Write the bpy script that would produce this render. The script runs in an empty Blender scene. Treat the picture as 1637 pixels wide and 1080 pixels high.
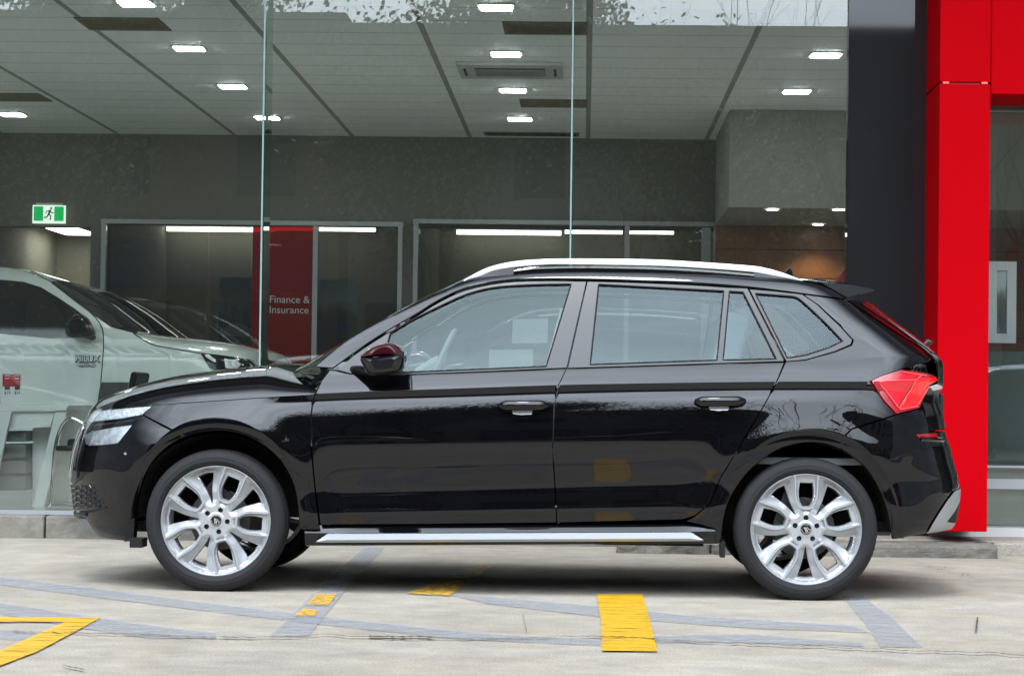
import bpy, bmesh, math, random
import numpy as np
from mathutils import Vector, Matrix, Euler
from mathutils.geometry import delaunay_2d_cdt
random.seed(7); np.random.seed(7)
rad = math.radians
SC = bpy.context.scene
COL = SC.collection

# ---------------------------------------------------------------- camera
FPX = 3900.0; CU, CV = 818.5, 540.0
CAM = np.array([0.0, -11.83, 0.888])
ROLL, YAW, PITCH = rad(0.74), rad(1.73), rad(1.41)
cam_d = bpy.data.cameras.new('camera'); cam = bpy.data.objects.new('camera', cam_d); COL.objects.link(cam)
cam_d.sensor_width = 36.0; cam_d.lens = FPX / 1637.0 * 36.0
cam_d.clip_start = 0.1; cam_d.clip_end = 2000.0
RM = Matrix.Rotation(YAW, 3, 'Z') @ Matrix.Rotation(math.pi/2 + PITCH, 3, 'X') @ Matrix.Rotation(ROLL, 3, 'Z')
cam.matrix_world = Matrix.Translation(Vector(CAM)) @ RM.to_4x4()
SC.camera = cam
RN = np.array(RM)
def proj(P):
    q = (np.asarray(P, float) - CAM) @ RN
    return np.stack([CU + FPX*q[..., 0]/(-q[..., 2]), CV - FPX*q[..., 1]/(-q[..., 2])], -1)
def ray(u, v): return RN @ np.array([(u-CU)/FPX, -(v-CV)/FPX, -1.0])
def at_y(u, v, Y):
    d = ray(u, v); return CAM + d*((Y-CAM[1])/d[1])
def at_z(u, v, Z):
    d = ray(u, v); return CAM + d*((Z-CAM[2])/d[2])

# ---------------------------------------------------------------- sky, sun, exposure
SUN_EL, SUN_AZ = rad(66), rad(188)
W_ = bpy.data.worlds.new('World'); SC.world = W_; W_.use_nodes = True
nt = W_.node_tree; nt.nodes.clear()
def wn(t, **k):
    n = nt.nodes.new(t)
    for a, b in k.items(): setattr(n, a, b)
    return n
w_out = wn('ShaderNodeOutputWorld'); w_bg = wn('ShaderNodeBackground'); w_bg.inputs['Strength'].default_value = 0.10
w_sky = wn('ShaderNodeTexSky', sky_type='NISHITA', sun_disc=False, sun_elevation=SUN_EL, sun_rotation=SUN_AZ)
w_tc = wn('ShaderNodeTexCoord')
w_map = wn('ShaderNodeMapping'); w_map.inputs['Scale'].default_value = (1.0, 1.0, 3.2)
w_no = wn('ShaderNodeTexNoise'); w_no.inputs['Scale'].default_value = 2.6; w_no.inputs['Detail'].default_value = 7; w_no.inputs['Roughness'].default_value = .55
w_rmp = wn('ShaderNodeMapRange'); w_rmp.inputs[1].default_value = .3; w_rmp.inputs[2].default_value = .7; w_rmp.inputs[3].default_value = .62; w_rmp.inputs[4].default_value = 1.3
# overcast deck, brighter where the sun stands behind the cloud
w_dot = wn('ShaderNodeVectorMath', operation='DOT_PRODUCT'); w_dot.inputs[1].default_value = Vector((-.10, -.69, .72)).normalized()
w_lobe = wn('ShaderNodeMapRange', interpolation_type='SMOOTHSTEP'); w_lobe.inputs[1].default_value = .56; w_lobe.inputs[2].default_value = 1.0
w_lobe.inputs[3].default_value = 3.4; w_lobe.inputs[4].default_value = 82.0
w_mul = wn('ShaderNodeMath', operation='MULTIPLY')
w_cc = wn('ShaderNodeVectorMath', operation='SCALE'); w_cc.inputs[0].default_value = (.89, .985, 1.12)
w_mix = wn('ShaderNodeMix', data_type='RGBA'); w_mix.inputs[0].default_value = .88
L = nt.links.new
L(w_tc.outputs['Generated'], w_map.inputs[0]); L(w_map.outputs[0], w_no.inputs['Vector']); L(w_no.outputs[0], w_rmp.inputs[0])
L(w_tc.outputs['Generated'], w_dot.inputs[0]); L(w_dot.outputs['Value'], w_lobe.inputs[0])
L(w_rmp.outputs[0], w_mul.inputs[0]); L(w_lobe.outputs[0], w_mul.inputs[1]); L(w_mul.outputs[0], w_cc.inputs['Scale'])
L(w_sky.outputs[0], w_mix.inputs[6]); L(w_cc.outputs[0], w_mix.inputs[7])
L(w_mix.outputs[2], w_bg.inputs[0]); L(w_bg.outputs[0], w_out.inputs[0])
sun_d = bpy.data.lights.new('sun', 'SUN'); sun_d.energy = 1.15; sun_d.angle = rad(12); sun_d.color = (1, .97, .92)
sun = bpy.data.objects.new('sun', sun_d); COL.objects.link(sun)
sd = Vector((math.sin(SUN_AZ)*math.cos(SUN_EL), math.cos(SUN_AZ)*math.cos(SUN_EL), math.sin(SUN_EL)))
sun.rotation_euler = sd.to_track_quat('Z', 'Y').to_euler()
SC.view_settings.view_transform = 'Standard'; SC.view_settings.look = 'None'; SC.view_settings.exposure = 0.0; SC.view_settings.gamma = 1.0
SC.render.engine = 'CYCLES'
SC.cycles.use_denoising = True
SC.cycles.max_bounces = 10; SC.cycles.transparent_max_bounces = 24; SC.cycles.glossy_bounces = 6
SC.cycles.caustics_reflective = False; SC.cycles.caustics_refractive = False
SC.cycles.sample_clamp_indirect = 6.0

# ---------------------------------------------------------------- materials
MATS = {}
def mat(name, col=(.5, .5, .5), rough=.5, metal=0.0, coat=0.0, coat_rough=.02, ior=1.5, emit=None, estr=0.0, spec=None, bump=None, vary=None, alpha=None):
    """principled material; bump=(scale,strength), vary=(scale,amount,detail)"""
    if name in MATS: return MATS[name]
    m = bpy.data.materials.new(name); m.use_nodes = True; t = m.node_tree; b = t.nodes['Principled BSDF']
    b.inputs['Base Color'].default_value = (*col, 1); b.inputs['Roughness'].default_value = rough; b.inputs['Metallic'].default_value = metal
    b.inputs['Coat Weight'].default_value = coat; b.inputs['Coat Roughness'].default_value = coat_rough; b.inputs['IOR'].default_value = ior
    if emit: b.inputs['Emission Color'].default_value = (*emit, 1); b.inputs['Emission Strength'].default_value = estr
    tc = t.nodes.new('ShaderNodeTexCoord')
    if vary:
        n = t.nodes.new('ShaderNodeTexNoise'); n.inputs['Scale'].default_value = vary[0]; n.inputs['Detail'].default_value = vary[2] if len(vary) > 2 else 5
        r = t.nodes.new('ShaderNodeMapRange'); r.inputs[1].default_value = .25; r.inputs[2].default_value = .75
        r.inputs[3].default_value = 1-vary[1]; r.inputs[4].default_value = 1+vary[1]
        s = t.nodes.new('ShaderNodeVectorMath'); s.operation = 'SCALE'; s.inputs[0].default_value = col
        t.links.new(tc.outputs['Object'], n.inputs['Vector']); t.links.new(n.outputs[0], r.inputs[0]); t.links.new(r.outputs[0], s.inputs['Scale']); t.links.new(s.outputs[0], b.inputs['Base Color'])
    if bump:
        n = t.nodes.new('ShaderNodeTexNoise'); n.inputs['Scale'].default_value = bump[0]; n.inputs['Detail'].default_value = 6
        u = t.nodes.new('ShaderNodeBump'); u.inputs['Strength'].default_value = bump[1]; u.inputs['Distance'].default_value = .01
        t.links.new(tc.outputs['Object'], n.inputs['Vector']); t.links.new(n.outputs[0], u.inputs['Height']); t.links.new(u.outputs[0], b.inputs['Normal'])
    MATS[name] = m; return m
def glass(name, tint=(.9, .95, .93), ior=1.5, boost=1.0, rough=0.0, diffuse=0.0, dcol=(.6, .65, .62), wav=0.0, gcol=(.94, 1, .98)):
    """thin clear pane: tinted see-through plus Fresnel mirror"""
    if name in MATS: return MATS[name]
    m = bpy.data.materials.new(name); m.use_nodes = True; t = m.node_tree; t.nodes.clear()
    o = t.nodes.new('ShaderNodeOutputMaterial'); tr = t.nodes.new('ShaderNodeBsdfTransparent'); tr.inputs[0].default_value = (*tint, 1)
    gl = t.nodes.new('ShaderNodeBsdfGlossy'); gl.inputs['Roughness'].default_value = rough; gl.inputs['Color'].default_value = (*gcol, 1)
    fr = t.nodes.new('ShaderNodeFresnel'); fr.inputs[0].default_value = ior
    mu = t.nodes.new('ShaderNodeMath'); mu.operation = 'MULTIPLY'; mu.inputs[1].default_value = boost; mu.use_clamp = True
    mx = t.nodes.new('ShaderNodeMixShader'); t.links.new(fr.outputs[0], mu.inputs[0]); t.links.new(mu.outputs[0], mx.inputs[0])
    src = tr.outputs[0]
    if diffuse > 0:
        df = t.nodes.new('ShaderNodeBsdfDiffuse'); df.inputs[0].default_value = (*dcol, 1)
        m2 = t.nodes.new('ShaderNodeMixShader'); m2.inputs[0].default_value = diffuse
        t.links.new(tr.outputs[0], m2.inputs[1]); t.links.new(df.outputs[0], m2.inputs[2]); src = m2.outputs[0]
    if wav > 0:
        tc = t.nodes.new('ShaderNodeTexCoord'); n = t.nodes.new('ShaderNodeTexNoise'); n.inputs['Scale'].default_value = .8
        u = t.nodes.new('ShaderNodeBump'); u.inputs['Strength'].default_value = wav; u.inputs['Distance'].default_value = .01
        t.links.new(tc.outputs['Object'], n.inputs['Vector']); t.links.new(n.outputs[0], u.inputs['Height']); t.links.new(u.outputs[0], gl.inputs['Normal'])
    t.links.new(src, mx.inputs[1]); t.links.new(gl.outputs[0], mx.inputs[2]); t.links.new(mx.outputs[0], o.inputs[0])
    MATS[name] = m; return m

M_paint = mat('black_paint', (.0022, .0022, .003), .015, 0, ior=1.51)
M_black = mat('gloss_black_trim', (.008, .008, .009), .12, ior=1.5)
M_frame = mat('satin_black_frame', (.014, .014, .016), .28, ior=1.5)
M_plastic = mat('dark_plastic', (.012, .012, .012), .45, bump=(300, .2))
M_clad = mat('cladding_plastic', (.006, .006, .006), .22)
M_liner = mat('wheel_liner', (.002, .002, .002), .9)
M_gap = mat('gap_black', (.001, .001, .001), .8)
M_chrome = mat('chrome', (.85, .86, .88), .08, 1.0)
M_rail = mat('anodised_aluminium', (.86, .88, .9), .35, .1)
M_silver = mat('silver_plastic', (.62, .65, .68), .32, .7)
M_skid = mat('skid_grey', (.20, .21, .215), .5, .1)
M_alloy = mat('alloy_silver', (.42, .43, .44), .30, .45, coat=.5, coat_rough=.08)
M_alloyin = mat('alloy_barrel', (.55, .57, .58), .4, .7)
M_iron = mat('brake_steel', (.12, .118, .115), .45, .6)
M_tyre = mat('tyre_rubber', (.006, .006, .0065), .8, bump=(120, .25))
M_cglass = glass('car_glass', (.78, .88, .86), 1.5, 1.0, gcol=(.82, .98, .97))
M_wglass = glass('windscreen_glass', (.72, .84, .80), 1.5, 1.5)
M_pglass = glass('privacy_glass', (.60, .68, .68), 1.5, 1.05, gcol=(.80, .96, .98))
M_lens = glass('clear_lens', (.95, .97, .98), 1.5, 1.3)
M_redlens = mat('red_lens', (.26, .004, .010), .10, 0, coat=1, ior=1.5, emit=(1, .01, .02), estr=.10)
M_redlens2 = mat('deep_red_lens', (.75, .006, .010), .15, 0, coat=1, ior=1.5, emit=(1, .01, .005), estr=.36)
M_maroon = mat('maroon_shell', (.03, .002, .004), .12, coat=1)
M_seat = mat('seat_fabric', (.26, .28, .28), .8)
M_lint = mat('light_interior', (.35, .38, .36), .7)
M_white = mat('white_paper', (.75, .76, .76), .6)

# ---------------------------------------------------------------- mesh collecting
LR = [None]; FAR = {}; NOSPLIT = {'light_guide', 'body', 'roof', 'seat', 'underbody', 'chassis', 'honeycomb_mesh', 'grille_slat', 'panel_gap', 'dashboard', 'steering_wheel', 'wiper', 'rear_headrest', 'rim', 'tyre', 'wheel_nuts', 'brake_disc'}; EACH = {'far_window', 'window_seal', 'far_window_frame', 'mud_flap', 'wheel_arch_trim', 'rail_foot', 'window_sheet', 'side_window', 'grille_surround'}
class MB:
    def __init__(s): s.v = []; s.f = []; s.n = []; s.mi = []; s.c = 0
    def add(s, v, f, n=None, mi=0):
        v = np.asarray(v, float).reshape(-1, 3); b = s.c
        s.v.append(v); s.n.append(np.zeros_like(v) if n is None else np.asarray(n, float).reshape(-1, 3)); s.c += len(v)
        for q in f: s.f.append(tuple(int(i)+b for i in q)); s.mi.append(mi)
        return s
    def box(s, c, d, rz=0.0, mi=0, rx=0.0, ry=0.0):
        R = np.array(Euler((rx, ry, rz)).to_matrix()); h = np.array(d)/2
        v = np.array([[sx, sy, sz] for sx in (-1, 1) for sy in (-1, 1) for sz in (-1, 1)])*h @ R.T + np.array(c)
        return s.add(v, [(0, 1, 3, 2), (4, 6, 7, 5), (0, 4, 5, 1), (2, 3, 7, 6), (0, 2, 6, 4), (1, 5, 7, 3)], mi=mi)
    def quad(s, a, b, c, d, mi=0): return s.add([a, b, c, d], [(0, 1, 2, 3)], mi=mi)
    def prism(s, poly, axis, lo, hi, mi=0):
        """poly: 2d points; axis 'y': (x,z) extruded in y; 'z': (x,y) in z; 'x': (y,z) in x"""
        n = len(poly); f3 = {'y': lambda p, t: (p[0], t, p[1]), 'z': lambda p, t: (p[0], p[1], t), 'x': lambda p, t: (t, p[0], p[1])}[axis]
        v = [f3(p, lo) for p in poly]+[f3(p, hi) for p in poly]
        return s.add(v, [tuple(range(n))[::-1], tuple(range(n, 2*n))]+[(i, (i+1) % n, (i+1) % n+n, i+n) for i in range(n)], mi=mi)
    def tube(s, pts, r, k=10, mi=0, cap=True):
        pts = [Vector(p) for p in pts]; n = len(pts); rr = r if hasattr(r, '__len__') else [r]*n
        v = []; up = None
        for i, p in enumerate(pts):
            d = (pts[min(i+1, n-1)]-pts[max(i-1, 0)]).normalized()
            if up is None: up = d.orthogonal().normalized()
            up = (up-d*up.dot(d)).normalized(); w = d.cross(up)
            for j in range(k):
                a = 2*math.pi*j/k; v.append(p+(up*math.cos(a)+w*math.sin(a))*rr[i])
        f = [(i*k+j, i*k+(j+1) % k, (i+1)*k+(j+1) % k, (i+1)*k+j) for i in range(n-1) for j in range(k)]
        if cap: f += [tuple(range(k))[::-1], tuple((n-1)*k+j for j in range(k))]
        return s.add([tuple(q) for q in v], f, mi=mi)
    def lathe(s, prof, c, k=64, mi=0, axis='y', close=False):
        """prof: (r, h) pairs round axis through c"""
        v = []; n = len(prof)
        for j in range(k):
            a = 2*math.pi*j/k; ca, sa = math.cos(a), math.sin(a)
            for r, h in prof:
                v.append((c[0]+r*ca, c[1]+h, c[2]+r*sa) if axis == 'y' else (c[0]+r*ca, c[1]+r*sa, c[2]+h))
        f = []
        for j in range(k):
            for i in range(n if close else n-1):
                a, b = j*n+i, j*n+(i+1) % n; c2, d = ((j+1) % k)*n+(i+1) % n, ((j+1) % k)*n+i
                f.append((a, b, c2, d))
        return s.add(v, f, mi=mi)
    def split(s, each=False):
        n = s.c; par = list(range(n))
        def fd(a):
            while par[a] != a: par[a] = par[par[a]]; a = par[a]
            return a
        for f in s.f:
            r = fd(f[0])
            for q in f[1:]: par[fd(q)] = r
        V = np.vstack(s.v)
        key = np.round(V, 5); seen = {}
        for i, k in enumerate(map(tuple, key)):
            if k in seen: par[fd(i)] = fd(seen[k])
            else: seen[k] = i
        root = np.array([fd(i) for i in range(n)]); out = {}
        for r in np.unique(root):
            y = V[root == r, 1]; side = 0 if y.mean() <= LR[0] else 1
            if y.min() < LR[0]-.02 and y.max() > LR[0]+.02: side = 0
            out.setdefault((side, r) if each else side, []).append(r)
        if len(out) < 2: return [s]
        N = np.vstack(s.n); res = []
        for k in sorted(out):
            m = np.isin(root, out[k]); idx = np.cumsum(m)-1; q = MB(); q.v = [V[m]]; q.n = [N[m]]; q.c = int(m.sum())
            for f, mi in zip(s.f, s.mi):
                if m[f[0]]: q.f.append(tuple(int(idx[i]) for i in f)); q.mi.append(mi)
            q.side = k[0] if each else k; res.append(q)
        return res
    def build(s, name, mats, parent=None, smooth=True, auto=35, bevel=0.0):
        if LR[0] is not None and parent is not None and name not in NOSPLIT:
            ps = s.split(name in EACH)
            if len(ps) > 1:
                os_ = [q.build1(name, mats, FAR.get(parent, parent) if q.side else parent, smooth, auto, bevel) for q in ps]; FAR[os_[0]] = os_[-1]; return os_[0]
        return s.build1(name, mats, parent, smooth, auto, bevel)
    def build1(s, name, mats, parent=None, smooth=True, auto=35, bevel=0.0):
        me = bpy.data.meshes.new(name); V = np.vstack(s.v)
        me.from_pydata(V.tolist(), [], s.f); me.validate(); me.update()
        for m in (mats if isinstance(mats, (list, tuple)) else [mats]): me.materials.append(m)
        if len(me.polygons) == len(s.mi): me.polygons.foreach_set('material_index', s.mi)
        o = bpy.data.objects.new(name, me); COL.objects.link(o)
        if smooth:
            me.polygons.foreach_set('use_smooth', [True]*len(me.polygons))
            N = np.vstack(s.n)
            if np.abs(N).sum() > 0 and len(N) == len(me.vertices):
                me.normals_split_custom_set_from_vertices([tuple(x) for x in N])
            elif auto:
                me.set_sharp_from_angle(angle=rad(auto))
        if bevel > 0:
            md = o.modifiers.new('bevel', 'BEVEL'); md.width = bevel; md.segments = 2; md.limit_method = 'ANGLE'; md.angle_limit = rad(40)
        if parent: put(o, parent)
        return o
def put(o, parent):
    o.parent = parent; o.matrix_parent_inverse = parent.matrix_basis.inverted() if False else Matrix.Translation(-parent.location)
def thing(name, label, cat, loc=(0, 0, 0), group=None):
    o = bpy.data.objects.new(name, None); COL.objects.link(o); o.location = loc; o.empty_display_size = .1
    o['label'] = label; o['category'] = cat
    if group: o['group'] = group
    return o
def tag(o, label, cat, group=None, kind=None):
    if label: o['label'] = label
    if cat: o['category'] = cat
    if group: o['group'] = group
    if kind: o['kind'] = kind
    return o
def copy_tree(o, parent=None):
    c = o.copy(); COL.objects.link(c)
    if parent: c.parent = parent; c.matrix_parent_inverse = o.matrix_parent_inverse.copy()
    for ch in list(o.children): copy_tree(ch, c)
    return c
def text_mesh(txt, size, M, name, material, parent, ext=.002, align='CENTER', bold=0.0):
    cu = bpy.data.curves.new(name, 'FONT'); cu.body = txt; cu.size = size; cu.extrude = ext; cu.align_x = align; cu.align_y = 'CENTER'; cu.offset = bold
    t = bpy.data.objects.new('tmp', cu); COL.objects.link(t)
    dg = bpy.context.evaluated_depsgraph_get(); me = bpy.data.meshes.new_from_object(t.evaluated_get(dg))
    bpy.data.objects.remove(t); me.transform(M); me.materials.clear(); me.materials.append(material)
    o = bpy.data.objects.new(name, me); COL.objects.link(o)
    if parent: put(o, parent)
    return o
def FACE(c, rz=0): return Matrix.Translation(Vector(c)) @ Matrix.Rotation(rz, 4, 'Z') @ Matrix.Rotation(math.pi/2, 4, 'X')

# ---------------------------------------------------------------- 2d triangulation of a panel outline
def inpoly(pts, poly):
    x, y = pts[:, 0], pts[:, 1]; r = np.zeros(len(pts), bool); n = len(poly); j = n-1
    for i in range(n):
        xi, yi = poly[i]; xj, yj = poly[j]
        c = ((yi > y) != (yj > y)) & (x < (xj-xi)*(y-yi)/((yj-yi) if yj != yi else 1e-12)+xi)
        r ^= c; j = i
    return r
def segdist(pts, poly, closed=True):
    d = np.full(len(pts), 1e9); n = len(poly)
    for i in range(n if closed else n-1):
        a = poly[i]; b = poly[(i+1) % n]; ab = b-a; L2 = ab@ab+1e-15
        t = np.clip(((pts-a)@ab)/L2, 0, 1); q = a+t[:, None]*ab; d = np.minimum(d, np.hypot(*(pts-q).T))
    return d
def inset(poly, d):
    poly = np.asarray(poly, float)
    A = 0.5*np.sum(poly[:, 0]*np.roll(poly[:, 1], -1)-np.roll(poly[:, 0], -1)*poly[:, 1]); sg = 1 if A > 0 else -1
    p0 = np.roll(poly, 1, 0); p1 = np.roll(poly, -1, 0)
    e0 = poly-p0; e1 = p1-poly; e0 /= np.hypot(*e0.T)[:, None]+1e-12; e1 /= np.hypot(*e1.T)[:, None]+1e-12
    n0 = np.stack([-e0[:, 1], e0[:, 0]], 1)*sg; n1 = np.stack([-e1[:, 1], e1[:, 0]], 1)*sg
    b = n0+n1; L2 = np.maximum((b*b).sum(1), .5)
    return poly+b*(2*d/L2)[:, None]
def dens(poly, d, closed=True):
    out = []; n = len(poly)
    for i in range(n if closed else n-1):
        a = np.array(poly[i], float); b = np.array(poly[(i+1) % n], float); k = max(1, int(math.ceil(np.hypot(*(b-a))/d)))
        for j in range(k): out.append(a+(b-a)*j/k)
    if not closed: out.append(np.array(poly[-1], float))
    return np.array(out)
def crom(pts, k=6, closed=False):
    P = [np.array(p, float) for p in pts]; n = len(P); out = []
    for i in range(n if closed else n-1):
        if closed: a, b, c, d = P[(i-1) % n], P[i], P[(i+1) % n], P[(i+2) % n]
        else: a, b, c, d = P[max(i-1, 0)], P[i], P[i+1], P[min(i+2, n-1)]
        for j in range(k):
            t = j/k; out.append(.5*((2*b)+(-a+c)*t+(2*a-5*b+4*c-d)*t*t+(-a+3*b-3*c+d)*t**3))
    if not closed: out.append(P[-1])
    return out
def tri2d(outer, holes, dx, dy, feats=()):
    lo = outer.min(0); hi = outer.max(0)
    gx = np.arange(lo[0]+dx/2, hi[0], dx); gy = np.arange(lo[1]+dy/2, hi[1], dy)
    G = np.stack(np.meshgrid(gx, gy), -1); G[1::2, :, 0] += dx/2; G = G.reshape(-1, 2)
    if len(G):
        k = inpoly(G, outer)
        for h in holes: k &= ~inpoly(G, h)
        G = G[k]
    if len(G):
        sc = np.array([1.0, dx/dy]); m = segdist(G*sc, outer*sc) > dx*.4
        for h in holes: m &= segdist(G*sc, h*sc) > dx*.4
        G = G[m]
    runs = []
    for F_ in feats:
        k = inpoly(F_, outer) & (segdist(F_, outer) > .003)
        for h in holes: k &= ~inpoly(F_, h) & (segdist(F_, h) > .003)
        cur = []
        for p, ok in zip(F_, k):
            if ok: cur.append(p)
            else:
                if len(cur) > 1: runs.append(np.array(cur))
                cur = []
        if len(cur) > 1: runs.append(np.array(cur))
    if len(G) and runs:
        sc = np.array([.35, 1.0]); m = np.ones(len(G), bool)
        for F_ in runs: m &= segdist(G*sc, F_*sc, False) > dy*.45
        G = G[m]
    V = [outer]+list(holes)+runs+([G] if len(G) else []); edges = []; b = 0
    for l in [outer]+list(holes):
        edges += [(b+i, b+(i+1) % len(l)) for i in range(len(l))]; b += len(l)
    for l in runs:
        edges += [(b+i, b+i+1) for i in range(len(l)-1)]; b += len(l)
    A = np.vstack(V)
    r = delaunay_2d_cdt([Vector(p) for p in A], edges, [], 0, 1e-7)
    v = np.array([tuple(p) for p in r[0]]); f = np.array([t for t in r[2] if len(t) == 3], int).reshape(-1, 3)
    if not len(f): print('EMPTY PANEL', outer[:4], outer.shape); return v, f
    c = v[f].mean(1); k = inpoly(c, outer)
    for h in holes: k &= ~inpoly(c, h)
    return v, f[k]
# ---------------------------------------------------------------- car body surface
class Surf:
    """half body: s runs from the middle of one end, along the side, to the middle of the other end; z is height"""
    a, M, b = 1.05, 2.6, .95
    def __init__(o, xf, xr, W, Lf=.62, Lr=.5, nf=2.3, nr=2.6, zlo=.18, zhi=1.5, side=-1, table=True, y0=0.0):
        o.y0 = y0
        o.xf, o.xr, o.W, o.Lf, o.Lr, o.nf, o.nr, o.side = xf, xr, W, Lf, Lr, nf, nr, side
        o.S = o.a+o.M+o.b; o.zlo, o.zhi = zlo, zhi
        if table: o.mktab()
    def P(o, s, z):
        s = np.asarray(s, float); z = np.asarray(z, float); s, z = np.broadcast_arrays(s, z)
        xf, xr = o.xf(z), o.xr(z); Lf = o.Lf; Lr = o.Lr(z) if callable(o.Lr) else o.Lr
        th = np.clip(s/o.a, 0, 1)*math.pi/2; x1 = xf+Lf*(1-np.clip(np.cos(th), 0, 1)**(2/o.nf)); k1 = np.clip(np.sin(th), 0, 1)**(2/o.nf)
        th2 = np.clip((o.S-s)/o.b, 0, 1)*math.pi/2; x3 = xr-Lr*(1-np.clip(np.cos(th2), 0, 1)**(2/o.nr)); k3 = np.clip(np.sin(th2), 0, 1)**(2/o.nr)
        x2 = xf+Lf+(xr-Lr-xf-Lf)*np.clip((s-o.a)/o.M, 0, 1)
        x = np.where(s < o.a, x1, np.where(s > o.a+o.M, x3, x2)); k = np.where(s < o.a, k1, np.where(s > o.a+o.M, k3, 1.0))
        return np.stack([x, o.side*o.W(x, z)*k+o.y0, z], -1)
    def N(o, s, z, h=.003, hz=.0009):
        s = np.clip(s, h, o.S-h)
        d1 = o.P(s+h, z)-o.P(s-h, z); d2 = o.P(s, z+hz)-o.P(s, z-hz); n = np.cross(d1, d2)*(-o.side)
        n /= np.linalg.norm(n, axis=-1, keepdims=True)+1e-12
        return n
    def mktab(o):
        s, z = np.meshgrid(np.linspace(0, o.S, 900), np.linspace(o.zlo, o.zhi, 420)); s = s.ravel(); z = z.ravel()
        p = o.P(s, z); n = o.N(s, z); ok = ((CAM-p)*n).sum(1) > 0
        o.ts, o.tz, o.tp = s[ok], z[ok], proj(p[ok])
    def inv(o, pts):
        out = []
        for u, v in pts:
            i = np.argmin((o.tp[:, 0]-u)**2+(o.tp[:, 1]-v)**2); s, z = o.ts[i], o.tz[i]
            for _ in range(4):
                p = proj(o.P(s, z)); h = 1e-3; a = (proj(o.P(s+h, z))-p)/h; c = (proj(o.P(s, z+h))-p)/h
                J = np.array([a, c]).T; e = np.array([u, v])-p
                if abs(np.linalg.det(J)) < 3000: break
                d = np.clip(np.linalg.solve(J, e), -.02, .02); s = min(max(s+d[0], 0), o.S); z += d[1]
            out.append((s, z))
        return np.array(out)
    def panel(o, mb, outer, holes=(), ds=.03, dz=.011, off=0.0, ins=.0022, skirt=.014, both=False, px=True, mirror_only=False, mi=0, hins=None, step=14):
        conv = (lambda q: o.inv(dens(q, step))) if px else (lambda q: dens(q, .03))
        O = inset(conv(outer), ins) if ins else conv(outer)
        H = [inset(conv(h), -(ins if hins is None else hins)) for h in holes]
        v, f = tri2d(O, H, ds, dz, getattr(o, 'feats', ()))
        if not len(f): return mb.add([(0, -.5, .4)]*3, [(0, 1, 2)])
        p = o.P(v[:, 0], v[:, 1]); n = o.N(v[:, 0], v[:, 1])
        if callable(off):
            def PP(s_, z_): q = o.P(s_, z_); return q+o.N(s_, z_)*off(q)[:, None]
            h = .002; n2 = np.cross(PP(v[:, 0]+h, v[:, 1])-PP(v[:, 0]-h, v[:, 1]), PP(v[:, 0], v[:, 1]+h)-PP(v[:, 0], v[:, 1]-h))*(-o.side); p = PP(v[:, 0], v[:, 1]); n = n2/(np.linalg.norm(n2, axis=1, keepdims=True)+1e-12); off = .0
        else: p = p+n*off
        fn = np.cross(p[f[:, 1]]-p[f[:, 0]], p[f[:, 2]]-p[f[:, 0]]); fl = (fn*n[f[:, 0]]).sum(1) < 0
        f = np.where(fl[:, None], f[:, ::-1], f)
        parts = [(p, f, n)]
        if skirt:
            for l in [O]+H:
                lp = o.P(l[:, 0], l[:, 1]); ln = o.N(l[:, 0], l[:, 1]); k = len(l)
                c = lp.mean(0); outn = np.zeros_like(lp)
                A = 0.5*np.sum(l[:, 0]*np.roll(l[:, 1], -1)-np.roll(l[:, 0], -1)*l[:, 1])
                e = np.roll(lp, -1, 0)-np.roll(lp, 1, 0); outn = np.cross(e, ln)*(1 if A > 0 else -1)*(1 if l is O else -1)*(1 if o.side < 0 else 1)
                outn /= np.linalg.norm(outn, axis=1, keepdims=True)+1e-12
                V = np.vstack([lp+ln*off, lp+ln*(off-skirt)])
                parts.append((V, np.array([(i, (i+1) % k, (i+1) % k+k, i+k) for i in range(k)]), np.vstack([outn, outn])))
        for (p, f, n) in parts:
            if not mirror_only: mb.add(p, f, n, mi)
            if both or mirror_only: mb.add(p*[1, -1, 1]+[0, 2*o.y0, 0], f[:, ::-1], n*[1, -1, 1], mi)
        return mb

def tabpx(pts, Y):
    P = np.array([at_y(u, v, Y) for u, v in pts]); return P[:, 0], P[:, 2]
def smooth(a, k):
    for _ in range(3):
        p = np.pad(a, k//2, 'reflect', reflect_type='odd'); a = np.convolve(p, np.ones(k)/k, 'valid')
    return a
def smtab(t, k=61):
    xx = np.linspace(t[0][0], t[0][-1], 1600); return xx, smooth(np.interp(xx, *t), k)
def interp_z_to_x(pts, Y):
    x, z = tabpx(pts, Y); i = np.argsort(z); z, x = z[i], x[i]
    zz = np.linspace(z[0], z[-1], 1600); return lambda q, zz=zz, xs=smooth(np.interp(zz, z, x), 41): np.interp(q, zz, xs)
# silhouettes traced from the photograph, placed at their own depth
XF = interp_z_to_x([(150, 628), (138, 650), (128, 665), (119, 680), (111.5, 700), (104.5, 727), (101, 750), (101, 767), (103, 780), (105, 800), (108, 818), (112, 835), (122, 850), (140, 862), (165, 880)], -.35)
XR = interp_z_to_x([(1352, 452), (1372, 466), (1394, 483), (1423, 508), (1441, 521), (1473, 546), (1509, 575), (1511, 596), (1510, 619), (1503, 630), (1503, 643), (1510, 662), (1513, 679), (1514, 698), (1521, 711), (1525, 733), (1533, 757), (1536, 778), (1534, 800), (1530, 820), (1526, 842), (1490, 856), (1450, 880)], -.3)
zc_t = tabpx([(100, 660), (245, 647), (409, 635.5), (502, 629), (595, 625), (700, 622), (893, 615), (1050, 612), (1240, 609.5), (1393, 609.5), (1560, 611)], -.87)
zb_t = tabpx([(100, 630), (500, 599), (645, 597.5), (905, 588), (1253, 577.5), (1360, 572), (1500, 566), (1600, 563)], -.82)
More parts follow.
